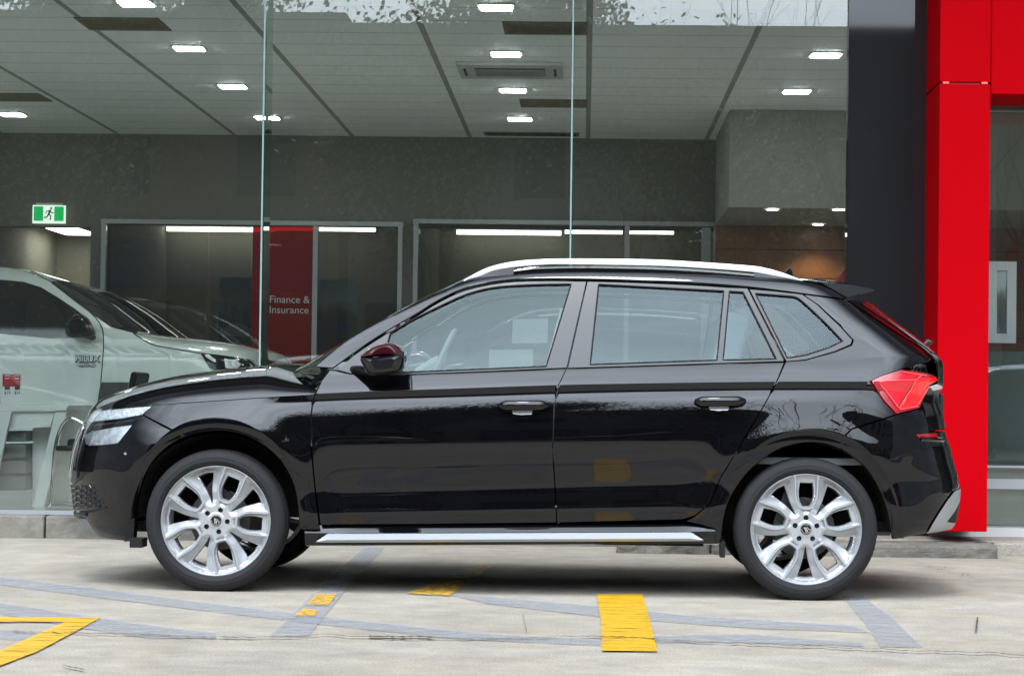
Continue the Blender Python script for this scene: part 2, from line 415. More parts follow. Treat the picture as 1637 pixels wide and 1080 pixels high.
ZA = [(503.7, 586), (530, 564), (560, 541), (605, 515), (650, 492), (690, 472), (720, 458), (740, 449.5), (766, 442.5), (823, 435.5), (863, 432), (937, 431), (1048, 433.3), (1140, 438), (1214, 444), (1284, 449.5), (1308, 452.5)]
zr_t = tabpx([(440, 640)]+ZA+[(1354, 457), (1400, 462), (1600, 480)], -.6)
zc_t, zb_t, zr_t0, zr_t = smtab(zc_t, 91), smtab(zb_t, 91), zr_t, smtab(zr_t, 31)
def zc(x): return np.interp(x, *zc_t)
def zb(x): return np.interp(x, *zb_t)
def zr(x): return np.maximum(np.interp(x, *zr_t), zb(x)+.05)
def cum(kn):
    q = np.linspace(kn[0][0], kn[-1][0], 9000); ph = np.interp(q, [k[0] for k in kn], [k[1] for k in kn]); ph = smooth(ph, 31); t = np.tan(np.radians(ph))
    c = np.concatenate([[0], np.cumsum((t[1:]+t[:-1])/2*np.diff(q))]); return q, c
K1 = cum([(-.3, -14), (.08, -10), (.14, -6), (.20, 3), (.28, 4), (.335, -2), (.36, -9.5), (.50, -6), (.62, -2.2), (.665, .5), (.72, 2.2), (.80, 5.6), (.88, 9.2), (.93, 12.2), (.945, 12.2), (.955, -3), (1.0, -5)])
K1F = cum([(-.3, -12), (.3, -5), (.62, -5), (.72, -2), (.8, 4), (.9, 11), (1.0, 17)])
K2 = cum([(0, 22), (1, 17)]); K3 = cum([(0, 23), (.88, 27), (.93, 34), (1.0, 58)])
XA0, XA1 = at_y(380, 640, -.87)[0], at_y(520, 640, -.87)[0]
WF = at_y(343.7, 837, -.87); WR = at_y(1289.4, 848.5, -.87)
WZ = .318
def flare(x, z):
    o = 0
    for c in (WF[0], WR[0]):
        r = np.hypot(x-c, z-WZ); o = o+.015*np.exp(-((r-.43)/.085)**2)*np.clip((.86-z)/.2, 0, 1)
    return o
def Wk(x, z):
    A, B, R = zc(x), zb(x), zr(x)
    h = A-.24; zz = (z-.24)/h; w = np.clip((x-XA0)/(XA1-XA0), 0, 1); w = w*w*(3-2*w)
    # lower door scallop climbs towards the rear
    sh = np.clip((x+1.15)/1.6, 0, 1)*.055; q = np.where(zz < .6, zz-sh*np.clip((.6-zz)/.2, 0, 1), zz)
    low = w*(K1[1][-1]-np.interp(q, *K1))+(1-w)*(K1F[1][-1]-np.interp(zz, *K1F)); low = low*h
    mid = -np.interp((z-A)/(B-A), *K2)*(B-A)
    top = -K2[1][-1]*(B-A)-np.interp((z-B)/(R-B), *K3)*(R-B)
    over = np.maximum(z-R, 0)*1.6
    d = np.where(z < A, low, np.where(z < B, mid, top-over))
    xm = -.35; pc = -.045*np.abs((x-xm)/1.95)**3
    return np.maximum(.858+d+pc+flare(x, z)*(z < A+.1), .05)
def LRk(z): return np.interp(z, [.3, .95, 1.1, 1.4], [.50, .50, .36, .34])
K = Surf(XF, XR, Wk, Lf=.62, Lr=LRk, nf=2.35, nr=3.0)
SE = K.S
# crease and the step under it run as mesh edges
_s = np.linspace(.2, SE-.2, 420); _z = np.full_like(_s, .93)
for _ in range(8): _z = zc(K.P(_s, _z)[:, 0])
_x = K.P(_s, _z)[:, 0]; _h = _z-.24
_zb = _z.copy()
for _ in range(8): _zb = zb(K.P(_s, _zb)[:, 0])
_k = .24+_h*.968; K.feats = [np.stack([_s, _zb+.002], 1)[_x > .5], np.stack([_s, _zb-.002], 1)[_x > .5], np.stack([_s, _k], 1)[_x > XA0], np.stack([_s, _z+.0030], 1), np.stack([_s, _z-.0030], 1), np.stack([_s, .24+_h*.9585], 1)[_x > XA0], np.stack([_s, .24+_h*.9415], 1)[_x > XA0]]

LR[0] = 0.0
suv = thing('black_car', 'glossy black compact SUV side-on in the forecourt, silver roof rails and ten-spoke silver wheels', 'car', (-.35, 0, 0))
drip = [(532, 588), (583.7, 551), (628, 523), (669.6, 499), (700, 480), (744, 460), (804, 448), (863, 445), (937, 445.5), (1011, 447.5), (1104, 451.5), (1196, 458), (1288, 469.4), (1352, 478)]
arch_f = crom([(214, 864), (217, 815), (224, 780), (238, 746), (262, 718), (296, 697), (330, 689), (363, 688), (400, 698), (433, 720), (457, 748), (473, 787), (479, 843)], 4)
arch_r = crom([(1153, 866), (1157, 828), (1166, 798), (1183, 770), (1202, 748), (1235, 723), (1262, 711.5), (1290, 707), (1320, 709), (1354, 723), (1383, 747), (1406, 781), (1420, 821), (1426, 861)], 4)
def cut(curve, lo, hi): return [p for p in curve if lo <= p[0] <= hi]
af_front = cut(arch_f, 0, 296.5); af_rear = cut(arch_f, 296, 999)
ar_front = cut(arch_r, 0, 1345); ar_rear = cut(arch_r, 1345, 2000)
tp = lambda l: [tuple(p) for p in l]
# body shell: fenders, quarter panels, roof sides and, on the far side, the door skins too
fender = [(245, 647), (300, 643.5), (350, 640), (409, 636), (501, 631), (505, 629), (500, 640), (497.5, 660), (497.5, 716), (503.5, 782), (510, 838), (512, 846), (479, 846)]+tp(af_rear[::-1])+[(227, 662)]
roofside = tp(crom(ZA, 3))+[(1354, 474.5)]+tp(crom(drip, 3))[::-1]
quarter = [(1256, 578), (1288, 575.5), (1334, 562.5), (1361, 551.5), (1364, 543), (1341, 518.5), (1308, 487), (1284, 471.5), (1288, 471), (1352, 479.5), (1395, 508), (1443, 539), (1473, 558), (1489, 574), (1484, 579), (1440, 590), (1409, 600.5), (1391, 609), (1412, 641), (1432, 662), (1424, 665), (1362, 684.5), (1346, 700)]+[(1345, 718)]+tp(ar_front[::-1])+[(1143, 866), (1143, 845), (1120, 838), (1095, 833), (1112, 824), (1135, 804), (1151, 765), (1180, 717), (1223, 645), (1242, 609)]
fdoor = [(527, 591.5), (535, 592), (560, 598), (645, 599.5), (780, 594.5), (905.6, 589.5), (893, 615), (886, 649), (883.5, 720), (888, 790), (890, 835), (700, 837), (512, 838.5), (504, 782), (498, 716), (498, 660), (500.5, 640), (506, 626), (515, 607)]
rdoor = [(905.6, 589.5), (1080, 584), (1254, 579), (1242, 609), (1223, 645), (1180, 717), (1151, 765), (1135, 804), (1112, 823), (1091, 830), (890, 835), (888, 790), (883.5, 720), (886, 649), (893, 615)]
b = MB()
K.panel(b, fender, both=True); K.panel(b, roofside, both=True, dz=.008); K.panel(b, quarter, both=True)
K.panel(b, fdoor, mirror_only=True); K.panel(b, rdoor, mirror_only=True)

# hood: section curves from the shut line over to the middle
hb = K.inv(dens([(136, 659), (160, 654.5), (200, 650.5), (245, 647)], 6, False).tolist()+[tuple(p) for p in dens(crom([(250, 646.6), (300, 643), (350, 639.5), (409, 635.5), (501, 630.5)], 4), 9, False)]+[(506, 624), (515, 606), (527, 590)])
s0 = hb[0][0]; z0 = hb[0][1]
path = [(s0*t, z0+.012*(1-t)) for t in np.linspace(0, .93, 14)]+[tuple(q) for q in hb]
hx, hz = tabpx([(128, 662), (134.5, 655), (139, 649), (146, 641), (154, 635), (173, 627.5), (201, 619), (223, 611.5), (253, 603.5), (283, 597.5), (317, 592.5), (360, 587), (403, 583), (440, 581), (480, 592), (527, 604)], -.38)
def bez(a, b_, c, d, t): return a*(1-t)**3+3*b_*(1-t)**2*t+3*c*(1-t)*t*t+d*t**3
def loft(mb, B, C, k=26, c1=(.4, .7), c2=.5, tpow=1.6):
    """B side points (y<0), C centre points: skin across both halves"""
    B = np.array(B); C = np.array(C); n = len(B); rows = []
    T = np.linspace(0, 1, k)**tpow
    for p, c in zip(B, C):
        dz = c[2]-p[2]; w = abs(p[1]); row = []
        for t in T:
            y = bez(w, max(w-abs(dz)*c1[0], w*.5), w*c2, 0, t); z = bez(p[2], p[2]+dz*c1[1], c[2], c[2], t); f = 1-(y/w)**2 if w > 1e-6 else 1
            row.append((p[0]+(c[0]-p[0])*f, -y, z))
        rows.append(row+[(q[0], -q[1], q[2]) for q in row[::-1][1:]])
    m = 2*k-1; V = np.array(rows).reshape(-1, 3)
    F = [(i*m+j, (i+1)*m+j, (i+1)*m+j+1, i*m+j+1) for i in range(n-1) for j in range(m-1)]
    mb.add(V, F); return V.reshape(n, m, 3)
HB = [K.P(*q) for q in path]; HC = []
for p in HB:
    zcn = float(np.interp(p[0], hx, hz)); HC.append((p[0], 0, max(zcn, p[2]+.001)))
hood = MB(); loft(hood, HB, HC, c1=(.42, .75), c2=.62)
hood.build('bonnet', M_paint, suv, auto=0)

# roof, windscreen
def curve_on(pts, n):
    q = K.inv(dens(crom(pts, 4), 3, False)); d = np.concatenate([[0], np.cumsum(np.hypot(*np.diff(q, axis=0).T))]); t = np.linspace(0, d[-1], n)
    return np.array([K.P(np.interp(a, d, q[:, 0]), np.interp(a, d, q[:, 1])) for a in t])
n = 40
Bs = curve_on([p for p in ZA if p[0] <= 721]+[(732, 452.5)], n)
cx, cz_ = tabpx([(446, 600), (480, 583.5), (532, 553), (584, 524.5), (621, 503), (678, 473), (702, 462.5), (722, 454)], -.22)
t = np.linspace(0, 1, n); cxx = cx[0]+(cx[-1]-cx[0])*t; Cs = np.stack([cxx, 0*t, np.interp(cxx, cx, cz_)], 1)
glassw = MB(); G = loft(glassw, Bs, Cs, c1=(.9, .8), c2=.5, tpow=1.3)
# pillar strip beside the glass stays painted
m = G.shape[1]; e = 5
ws = MB(); V = G[:, e:m-e].reshape(-1, 3); mm = m-2*e
ws.add(V, [(i*mm+j, (i+1)*mm+j, (i+1)*mm+j+1, i*mm+j+1) for i in range(n-1) for j in range(mm-1)])
ws.build('windscreen', M_wglass, suv, auto=0)
for sl in (slice(0, e+1), slice(m-e-1, m)):
    V = G[:, sl].reshape(-1, 3); mm = e+1
    b.add(V, [(i*mm+j, (i+1)*mm+j, (i+1)*mm+j+1, i*mm+j+1) for i in range(n-1) for j in range(mm-1)])
Br = curve_on([(732, 452.5)]+[p for p in ZA if p[0] > 735], 60)
x0, x1 = cx[-1], Br[-1][0]+.05; t = np.linspace(0, 1, 60); rx = x0+(x1-x0)*t
crown = .032+.012*np.sin(t*math.pi)
Cr = np.stack([rx, 0*t, np.array([p[2] for p in Br])+crown], 1); Cr[0] = Cs[-1]; Cr[1, 2] = Cr[1, 2]*.5+Cr[0, 2]*.5
roof = MB(); loft(roof, Br, Cr, c1=(1.2, .7), c2=.5); roof.build('roof', M_paint, suv, auto=0)
b.build('body', M_paint, suv)

# doors, near side
d1 = MB(); K.panel(d1, fdoor); d1 = d1.build('front_door', M_paint, suv)
d2 = MB(); K.panel(d2, rdoor); d2 = d2.build('rear_door', M_paint, suv)
g1 = [(619, 534), (660, 510.5), (700, 490.8), (744, 471), (789, 459.5), (848, 455.2), (913, 454), (873, 585.5), (655, 594.5), (606, 596)]
g1 = [(624, 532)]+tp(crom(g1[1:7], 3))+g1[7:9]+[(607, 596)]
g2 = [(957, 454.5), (1157, 465), (1146, 575.5), (943.5, 582.5)]
g3 = [(1166, 465.5), (1188, 467), (1241, 573.5), (1156, 575.2)]
g4 = [(1207.6, 469)]+tp(crom([(1264, 473.5), (1272, 475), (1283, 482), (1318, 514.5), (1347, 545)], 3))+[(1325, 555.5), (1288, 567.6), (1258.5, 572)]
fr1 = [(539, 591)]+[(x, y+4.6) for x, y in tp(crom(drip, 3)) if 560 < x < 930]+[(937.5, 450), (905.8, 587.5), (780, 593), (645, 598), (560, 596.5)]
fr2 = [(939, 450)]+[(x, y+4.6) for x, y in tp(crom(drip, 3)) if 950 < x < 1190]+[(1195, 461), (1253.5, 577), (1080, 582.5), (908, 588)]
fr4 = [(1198, 462.5), (1240, 466), (1283, 470.8), (1307, 487.5), (1340, 519), (1362.5, 543.5), (1360, 550.5), (1334, 561.5), (1288, 574.5), (1257, 577.5)]
fm = MB(); K.panel(fm, fr1, [g1], ds=.02, ins=.001, off=.0005); fm.build('window_frame', M_frame, d1)
fm = MB(); K.panel(fm, fr2, [g2, g3], ds=.02, ins=.001, off=.0005); fm.build('window_frame', M_frame, d2)
fm = MB(); K.panel(fm, fr4, [g4], ds=.02, ins=.001, off=.001); fm.build('window_frame', M_frame, suv)
for g, m_, par in ((g1, M_cglass, d1), (g2, M_pglass, d2), (g3, M_pglass, d2), (g4, M_pglass, suv)):
    q = MB(); K.panel(q, g, ds=.04, dz=.03, ins=-.004, off=-.006, skirt=0); q.build('window', m_, par)
fm = MB(); K.panel(fm, fr1, [g1], mirror_only=True, ds=.03); K.panel(fm, fr2, [g2, g3], mirror_only=True, ds=.03); K.panel(fm, fr4, [g4], mirror_only=True, ds=.03); fm.build('far_window_frame', M_frame, suv)
q = MB()
for g in (g1, g2, g3, g4): K.panel(q, g, ds=.06, dz=.04, ins=-.004, off=-.006, skirt=0, mirror_only=True)
q.build('far_window', M_cglass, suv)
# thin black seal strips round the glass
sb = MB(); 
for g in (g1, g2, g3, g4):
    qq = K.inv(dens(g, 8)); pts = K.P(qq[:, 0], qq[:, 1])+K.N(qq[:, 0], qq[:, 1])*.001; sb.tube([tuple(p) for p in pts]+[tuple(pts[0])], .0035, 6, cap=False)
sb.build('window_seal', M_gap, suv)

# tailgate and rear window
seam = K.inv(dens([(1354, 479), (1395, 506), (1443, 537), (1473, 556), (1491, 573)], 8, False))
low = K.inv([(1486, 579), (1450, 588.5), (1470, 592), (1499, 604), (1499, 612), (1484, 617), (1477, 634), (1473, 648), (1480, 668), (1487, 688)])
zt = seam[0][1]
tg = [tuple(q) for q in seam]+[tuple(q) for q in low[3:]]+[(SE, low[-1][1]), (SE, zt)]
b = MB(); K.panel(b, tg, px=False, both=True, ds=.03, dz=.015); tailgate = b.build('tailgate', M_paint, suv)
rw = [(q[0]+.10, q[1]) for q in seam[1:-2]]; rw = rw+[(SE, rw[-1][1]), (SE, rw[0][1])]
b = MB(); K.panel(b, rw, px=False, both=True, off=.003, skirt=.006, ds=.04, dz=.03); b.build('rear_window', M_black, tailgate)
# dark garnish between lamp and rear window
# lamps
lamp = [(1392.6, 609), (1409, 601), (1440, 591), (1462, 593), (1484, 597), (1493, 600), (1499, 607), (1483, 616), (1476, 634), (1469, 652), (1450, 657), (1432.6, 661), (1413, 640)]
b = MB(); K.panel(b, lamp, off=.005, skirt=.02, ds=.015, dz=.01, both=True, ins=.001); tl = b.build('tail_light', M_redlens, suv)
b = MB(); K.panel(b, [(1466, 603), (1492, 602), (1497, 607), (1480, 616), (1472, 634), (1465, 648), (1438, 655), (1452, 627)], off=.009, skirt=.005, ds=.015, dz=.01, both=True); b.build('light_bar', M_redlens2, tl)
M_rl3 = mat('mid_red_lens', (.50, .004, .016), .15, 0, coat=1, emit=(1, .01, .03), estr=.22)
b = MB(); K.panel(b, [(1405, 611), (1441, 596), (1470, 599), (1462, 604), (1448, 628), (1434, 652)], off=.008, skirt=.004, ds=.015, dz=.01, both=True); b.build('brake_light', M_rl3, tl)
b = MB()
for ln in ([(1405, 611), (1434, 652)], [(1406, 610), (1460, 607)], [(1441, 595), (1478, 600)], [(1436, 653), (1461, 607), (1470, 600)], [(1436, 655), (1464, 650)], [(1464, 648), (1482, 615)]):
    q = K.inv(dens(ln, 6, False)); P_ = K.P(q[:, 0], q[:, 1])+K.N(q[:, 0], q[:, 1])*.0135; b.tube([tuple(p) for p in P_], .0016, 5)
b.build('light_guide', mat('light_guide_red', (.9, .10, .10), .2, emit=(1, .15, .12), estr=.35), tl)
b = MB(); K.panel(b, [(1484, 617), (1498, 613), (1505, 616), (1504, 621), (1490, 624)], off=.006, skirt=.005, ds=.015, dz=.01, both=True); b.build('reversing_light', M_white, tl)
# bumpers
bot = K.inv([(137, 827.5), (149, 847), (160, 859)])
hl_low = [(131, 690), (134, 713), (160, 712), (186, 711), (213, 675.5), (228, 663)]
fb = K.inv(dens(hl_low, 10, False)); fb2 = K.inv(dens([(232, 665), (262, 681.5), (292.5, 697)]+tp(af_front[::-1])[1:]+[(213, 866), (160, 859.5), (149, 847), (137, 827.5), (108, 824)], 8, False))
z_t = fb[0][1]; z_b = fb2[-1][1]
bp = [(0, z_t)]+[tuple(q) for q in fb]+[tuple(q) for q in fb2]+[(0, z_b)]
b = MB(); K.panel(b, bp, px=False, both=True, ds=.025, dz=.014); bumper = b.build('front_bumper', M_paint, suv)
sk = K.inv(dens([(108, 825), (137, 828.5), (149, 848), (160, 860)], 8, False)); skp = [(0, sk[0][1])]+[tuple(q) for q in sk]+[(0, sk[-1][1])]
b = MB(); K.panel(b, skp, px=False, both=True, off=-.004, ds=.03, dz=.015); b.build('skid_plate', M_skid, bumper)
# honeycomb intake with dark slot
hc = K.inv([(110, 775), (150, 773), (160, 790), (168, 806), (135, 815), (113, 817)])
b = MB(); K.panel(b, [tuple(q) for q in hc], px=False, both=True, off=.002, skirt=.004, ds=.03, dz=.02); hc_o = b.build('side_intake', M_plastic, bumper)
b = MB()
for i in range(9):
    for j in range(5):
        u = 112+i*7.4; v = 779+j*8.8+(4.4 if i % 2 else 0); lim = 812-(u-112)*.12
        if v > lim or u > 148+max(0, v-775)*.45: continue
        hx6 = K.inv([(u+5*math.cos(a), v+5*math.sin(a)) for a in [k*math.pi/3 for k in range(6)]]); P6 = K.P(hx6[:, 0], hx6[:, 1])+K.N(hx6[:, 0], hx6[:, 1])*.004
        b.tube([tuple(p) for p in P6]+[tuple(P6[0])], .0028, 5, cap=False)
b.build('honeycomb_mesh', M_black, hc_o)
b = MB(); K.panel(b, [(128, 816), (150, 814), (170, 808.5), (171, 811.5), (150, 818), (128, 820)], off=.002, skirt=0, ins=0); b.build('air_slot', M_gap, bumper)
# lip under the intake
q = K.inv(dens([(106, 822), (120, 823), (138, 821)], 5, False)); q = np.vstack([[0, q[0][1]], q]); P_ = K.P(q[:, 0], q[:, 1]); b = MB()
pl = [tuple(p) for p in P_[::-1]]+[(p[0], -p[1], p[2]) for p in P_[1:]]; b.tube(pl, .012, 8); b.build('bumper_lip', M_plastic, bumper)
b = MB(); K.panel(b, [(196, 795), (203, 792.5), (203, 798.5), (196, 800.5)], off=.001, skirt=.001); b.build('tow_cover', M_gap, bumper)
b = MB(); b.lathe([(0.0, -.004), (.007, -.003), (.009, .004)], tuple(K.P(*K.inv([(200.5, 724)])[0])), 14); b.build('parking_sensor', M_chrome, bumper)
# grille across the nose with bright surround
zg1 = float(K.inv([(122, 676)])[0][1]); zg0 = float(K.inv([(104, 768)])[0][1])
gl = [(0, zg0), (.22, zg0), (.27, (zg0+zg1)/2), (.32, zg1-.02), (.30, zg1), (0, zg1)]
b = MB(); K.panel(b, gl, px=False, both=True, off=.006, skirt=.01, ds=.03, dz=.02); gr = b.build('grille', M_black, suv)
b = MB(); 
for yy in np.arange(-.33, .34, .055):
    pts = []
    for zq in np.linspace(zg0+.02, zg1-.02, 8):
        ss = np.linspace(0, .6, 200); pp = K.P(ss, zq); i = np.argmin(np.abs(pp[:, 1]+abs(yy))); pts.append((pp[i, 0]-.004, yy, zq))
    b.tube(pts, .006, 6)
b.build('grille_slat', M_chrome, gr)
lo = K.inv([(104, 768)])[0][0]
edge = [(0.0, zg1+.006), (.2, zg1+.006), (.30, zg1+.004), (.335, zg1-.02), (.28, (zg0+zg1)/2), (.23, zg0-.004), (.12, zg0-.008), (0, zg0-.008)]
e_ = np.array(crom(edge, 5)); P_ = K.P(np.clip(e_[:, 0], 0, 9), e_[:, 1])+K.N(e_[:, 0], e_[:, 1])*.002
b = MB(); b.tube([tuple(p) for p in P_]+[(p[0], -p[1], p[2]) for p in P_[::-1]], .0045, 8); b.build('grille_surround', M_chrome, gr)
# headlights: upper strip, dark band, main lamp
hs = [(137, 659), (160, 655), (200, 651), (243, 648), (226, 662), (190, 668.5), (160, 671.5), (132, 675)]
b = MB(); K.panel(b, [(132, 675), (137, 657.5), (160, 653.5), (200, 649.5), (246, 646.5), (228, 663), (213, 676), (186, 711), (134, 713), (130, 690)], both=True, off=-.02, skirt=0, ins=.001, ds=.02); hl = b.build('headlight', M_black, suv)
M_refl = mat('lamp_reflector', (.80, .82, .84), .3, .45, bump=(40, .7), vary=(28, .5, 3))
M_refl2 = mat('lamp_chrome_prisms', (.86, .88, .9), .2, .35, bump=(150, .9), vary=(70, .55, 3)); M_sill = mat('sill_silver', (.34, .355, .36), .45, .3)
b = MB(); K.panel(b, hs, both=True, off=-.004, skirt=.008, ds=.012, dz=.006); b.build('running_light', M_refl2, hl)
b = MB(); K.panel(b, [(150, 687), (180, 681), (211, 677.5), (186, 708), (160, 711), (138, 711.5), (133, 696)], both=True, off=-.008, skirt=.01, ds=.012, dz=.01); b.build('lamp_reflector', M_refl, hl)
b = MB(); K.panel(b, [(132, 695), (149, 686), (141, 710), (136, 711)], both=True, off=-.004, skirt=.004, ds=.012, dz=.01); b.build('lamp_fin', M_silver, hl)
b = MB(); K.panel(b, [(132, 674), (137, 657.5), (160, 653.5), (200, 649.5), (246, 646.5), (228, 663), (213, 676), (186, 711), (134, 713), (130, 690)], both=True, off=.002, skirt=0, ins=.001, ds=.03, dz=.02); b.build('lens', M_lens, hl)
# rear bumper, reflectors, skid, plate
rb_ = K.inv(dens([(1362, 685.5), (1424, 666), (1433, 662), (1469, 653), (1474, 652), (1481, 670), (1488, 690)], 8, False)); rb2 = K.inv(dens([(1528, 843), (1480, 852), (1427, 862)]+tp(ar_rear[::-1])+[(1347, 702)], 8, False))
rp = [tuple(q) for q in rb_]+[(SE, rb_[-1][1]), (SE, rb2[0][1])]+[tuple(q) for q in rb2]
b = MB(); K.panel(b, rp, px=False, both=True, ds=.025, dz=.014); rbm = b.build('rear_bumper', M_paint, suv)
b = MB(); K.panel(b, [(1466, 694), (1487, 692.5), (1497, 692), (1498, 700), (1488, 700.5), (1468, 700)], both=True, off=.006, skirt=.01, ds=.02, dz=.01, ins=0); b.build('rear_reflector', M_redlens, rbm)
sk = K.inv(dens([(1533, 779), (1524, 784), (1513, 798), (1498, 821), (1480, 851), (1500, 848), (1526, 842)], 7, False)); skp = [(SE, sk[0][1])]+[tuple(q) for q in sk]+[(SE, sk[-1][1])]
b = MB(); K.panel(b, skp, px=False, both=True, off=.007, skirt=.012, ds=.025, dz=.012); b.build('skid_plate', mat('skid_silver', (.34, .35, .36), .4, .3), rbm)
b = MB(); K.panel(b, [(1525, 815), (1533, 800), (1534, 828), (1530, 836), (1512, 833)], both=True, off=.010, skirt=.003, ds=.02, ins=0); b.build('exhaust_recess', M_gap, rbm)
# bumper ledge below the tailgate
q = K.inv([(1470, 701), (1490, 702), (1506, 703)]); q = np.vstack([q, [SE, q[-1][1]]]); P_ = K.P(q[:, 0], q[:, 1])
b = MB(); b.tube([tuple(p) for p in P_]+[(p[0], -p[1], p[2]) for p in P_[::-1]], .013, 8); b.build('bumper_step', M_paint, rbm)
# plate recess
zp = K.inv([(1500, 655)])[0][1]; xp = float(XR(zp))
b = MB(); b.box((xp-.002, 0, zp), (.02, .56, .15)); plr = b.build('number_plate_panel', M_plastic, tailgate, bevel=.004)
b = MB(); b.box((xp+.010, 0, zp), (.006, .37, .11)); b.build('number_plate', M_white, plr)
b = MB(); pw = at_y(1488, 547, -.05); b.tube([(pw[0]-.04, 0, pw[2]-.03), (pw[0], 0, pw[2]+.005), (pw[0]+.01, -.01, pw[2])], [.012, .016, .01], 10); b.build('rear_wiper', M_plastic, tailgate)
# cladding round the arches
of = crom([(200, 864), (203, 812), (212, 770), (230, 735), (250, 708), (275, 687), (305, 673), (345, 667), (385, 674), (420, 692), (450, 719), (474, 760), (484, 800), (490, 845)], 4)
orr = crom([(1144, 866), (1146, 822), (1154, 790), (1170, 758), (1192, 730), (1226, 703), (1265, 689), (1309, 685), (1350, 695), (1385, 718), (1414, 752), (1432, 790), (1440, 830), (1444, 858)], 4)
def lip(p):
    r = np.minimum(np.hypot(p[:, 0]-WF[0], p[:, 2]-WZ), np.hypot(p[:, 0]-WR[0], p[:, 2]-WZ)); return .009-.020*np.clip((.462-r)/.075, 0, 1)**1.4
for outer, inner in ((of, arch_f), (orr, arch_r)):
    b = MB(); K.panel(b, tp(outer)+tp(inner)[::-1], both=True, off=lip, skirt=.03, ds=.012, dz=.012, ins=0, step=9); b.build('wheel_arch_trim', M_paint, suv)
# rocker sill, shaped profile swept along the side
def sweep(mb, xs, prof):
    """prof: function x-> list of (y,z) (y distance from centre line)"""
    R = [prof(x) for x in xs]; k = len(R[0])
    for sg in (-1, 1):
        V = [(x, sg*p[0], p[1]) for x, r in zip(xs, R) for p in r]
        F = [(i*k+j, (i+1)*k+j, (i+1)*k+j+1, i*k+j+1) for i in range(len(xs)-1) for j in range(k-1)]
        F += [tuple(range(k)), tuple((len(xs)-1)*k+j for j in range(k))]
        if sg > 0: F = [f[::-1] for f in F]
        mb.add(V, F)
    return mb
xa, xb = at_y(486, 845, -.88)[0], at_y(1150, 850, -.88)[0]; ya, yb = at_y(1000, 838, -.88)[2], at_y(1000, 872, -.88)[2]
zt_f = lambda x: np.interp(x, [xa, xb], [at_y(486, 841, -.86)[2], at_y(1150, 838, -.86)[2]])
def pr(x):
    f = min(1, (x-xa-.05)/.16, (xb-x)/.2); f = max(f, .0); z = zt_f(x)
    return [(.70, z+.01), (.838, z+.004), (.842+.020*f, z-.010-.008*f), (.850+.022*f, z-.030), (.842+.02*f, z-.060), (.82, z-.088), (.66, z-.10)]
b = MB(); sweep(b, np.linspace(xa, xb, 60), pr); sill = b.build('sill', M_paint, suv, auto=22)
xc_, xd = at_y(505.6, 863, -.88)[0], at_y(1124.4, 866, -.88)[0]
zs = lambda x: np.interp(x, [xc_, xd], [at_y(505, 852.5, -.88)[2], at_y(1124, 850, -.88)[2]])
def pr2(x):
    f0 = min(1.0, (x-xc_)/.05, (xd-x)/.055); f = max(f0, .02); z = zs(x); tz = z-.034*(1-f)
    return [(.862, tz), (.885, tz-.002), (.889, z-.028-.008*(1-f)), (.878, z-.040), (.86, z-.041)]
b = MB(); sweep(b, np.concatenate([np.linspace(xc_, xc_+.06, 8), np.linspace(xc_+.08, xd-.08, 30), np.linspace(xd-.06, xd, 8)]), pr2); b.build('sill_trim', M_sill, sill, auto=22)

# roof rails
ru = crom([(741, 447.5), (759, 437), (781.5, 426.7), (811, 419.3), (848, 415), (907, 413), (1029, 414), (1103, 417.5), (1196, 424), (1223, 427.8), (1251, 435.5), (1286, 448.5)], 5)
rl = crom([(752, 446), (771, 440), (789, 432.5), (824, 426.5), (870, 422.8), (907, 422.3), (1048, 424.5), (1140, 429.5), (1203, 434.5), (1232, 439.5), (1262, 445.5), (1280, 449.5)], 5)
YR = -.60
xu, zu = tabpx(ru, YR); xl, zl = tabpx(rl, YR); xs = np.linspace(xu[0]+.002, xu[-1]-.002, 90)
tz = np.interp(xs, xu, zu); bz = np.minimum(np.interp(xs, xl, zl), tz-.012)
for sg in (-1, 1):
    if sg < 0: rails = []
    b = MB(); ring = []
    for x, t_, l_ in zip(xs, tz, bz):
        h = t_-l_
        ring.append([(x, sg*(abs(YR)-.018), l_), (x, sg*(abs(YR)+.010), l_), (x, sg*(abs(YR)+.014), l_+h*.45), (x, sg*(abs(YR)+.004), t_-h*.1), (x, sg*(abs(YR)-.010), t_), (x, sg*(abs(YR)-.022), t_-h*.25)])
    k = 6; V = [p for r in ring for p in r]
    F = [(i*k+j, (i+1)*k+j, (i+1)*k+(j+1) % k, i*k+(j+1) % k) for i in range(len(ring)-1) for j in range(k)]+[tuple(range(k))[::-1], tuple((len(ring)-1)*k+j for j in range(k))]
    if sg > 0: F = [f[::-1] for f in F]
    b.add(V, F); rail = b.build('roof_rail', M_rail, suv, auto=30)
    b = MB(); rbz = np.array([np.interp(x, *zr_t) for x in xs])
    for lo_, hi_ in ((at_y(742, 440, YR)[0], at_y(824, 430, YR)[0]), (at_y(1203, 430, YR)[0], at_y(1284, 440, YR)[0])):
        I = [i for i in range(len(xs)) if lo_ <= xs[i] <= hi_]
        V = []; 
        for i in I: V += [(xs[i], sg*(abs(YR)+.006), bz[i]+.004), (xs[i], sg*(abs(YR)+.012), rbz[i]-.012), (xs[i], sg*(abs(YR)-.02), rbz[i]-.0), (xs[i], sg*(abs(YR)-.014), bz[i]+.004)]
        F = [(a*4+j, (a+1)*4+j, (a+1)*4+(j+1) % 4, a*4+(j+1) % 4) for a in range(len(I)-1) for j in range(4)]+[(0, 1, 2, 3), tuple((len(I)-1)*4+j for j in range(4))]
        b.add(V, F)
    # low dark strip under the rail
    b.build('rail_foot', M_frame, rail, auto=30)
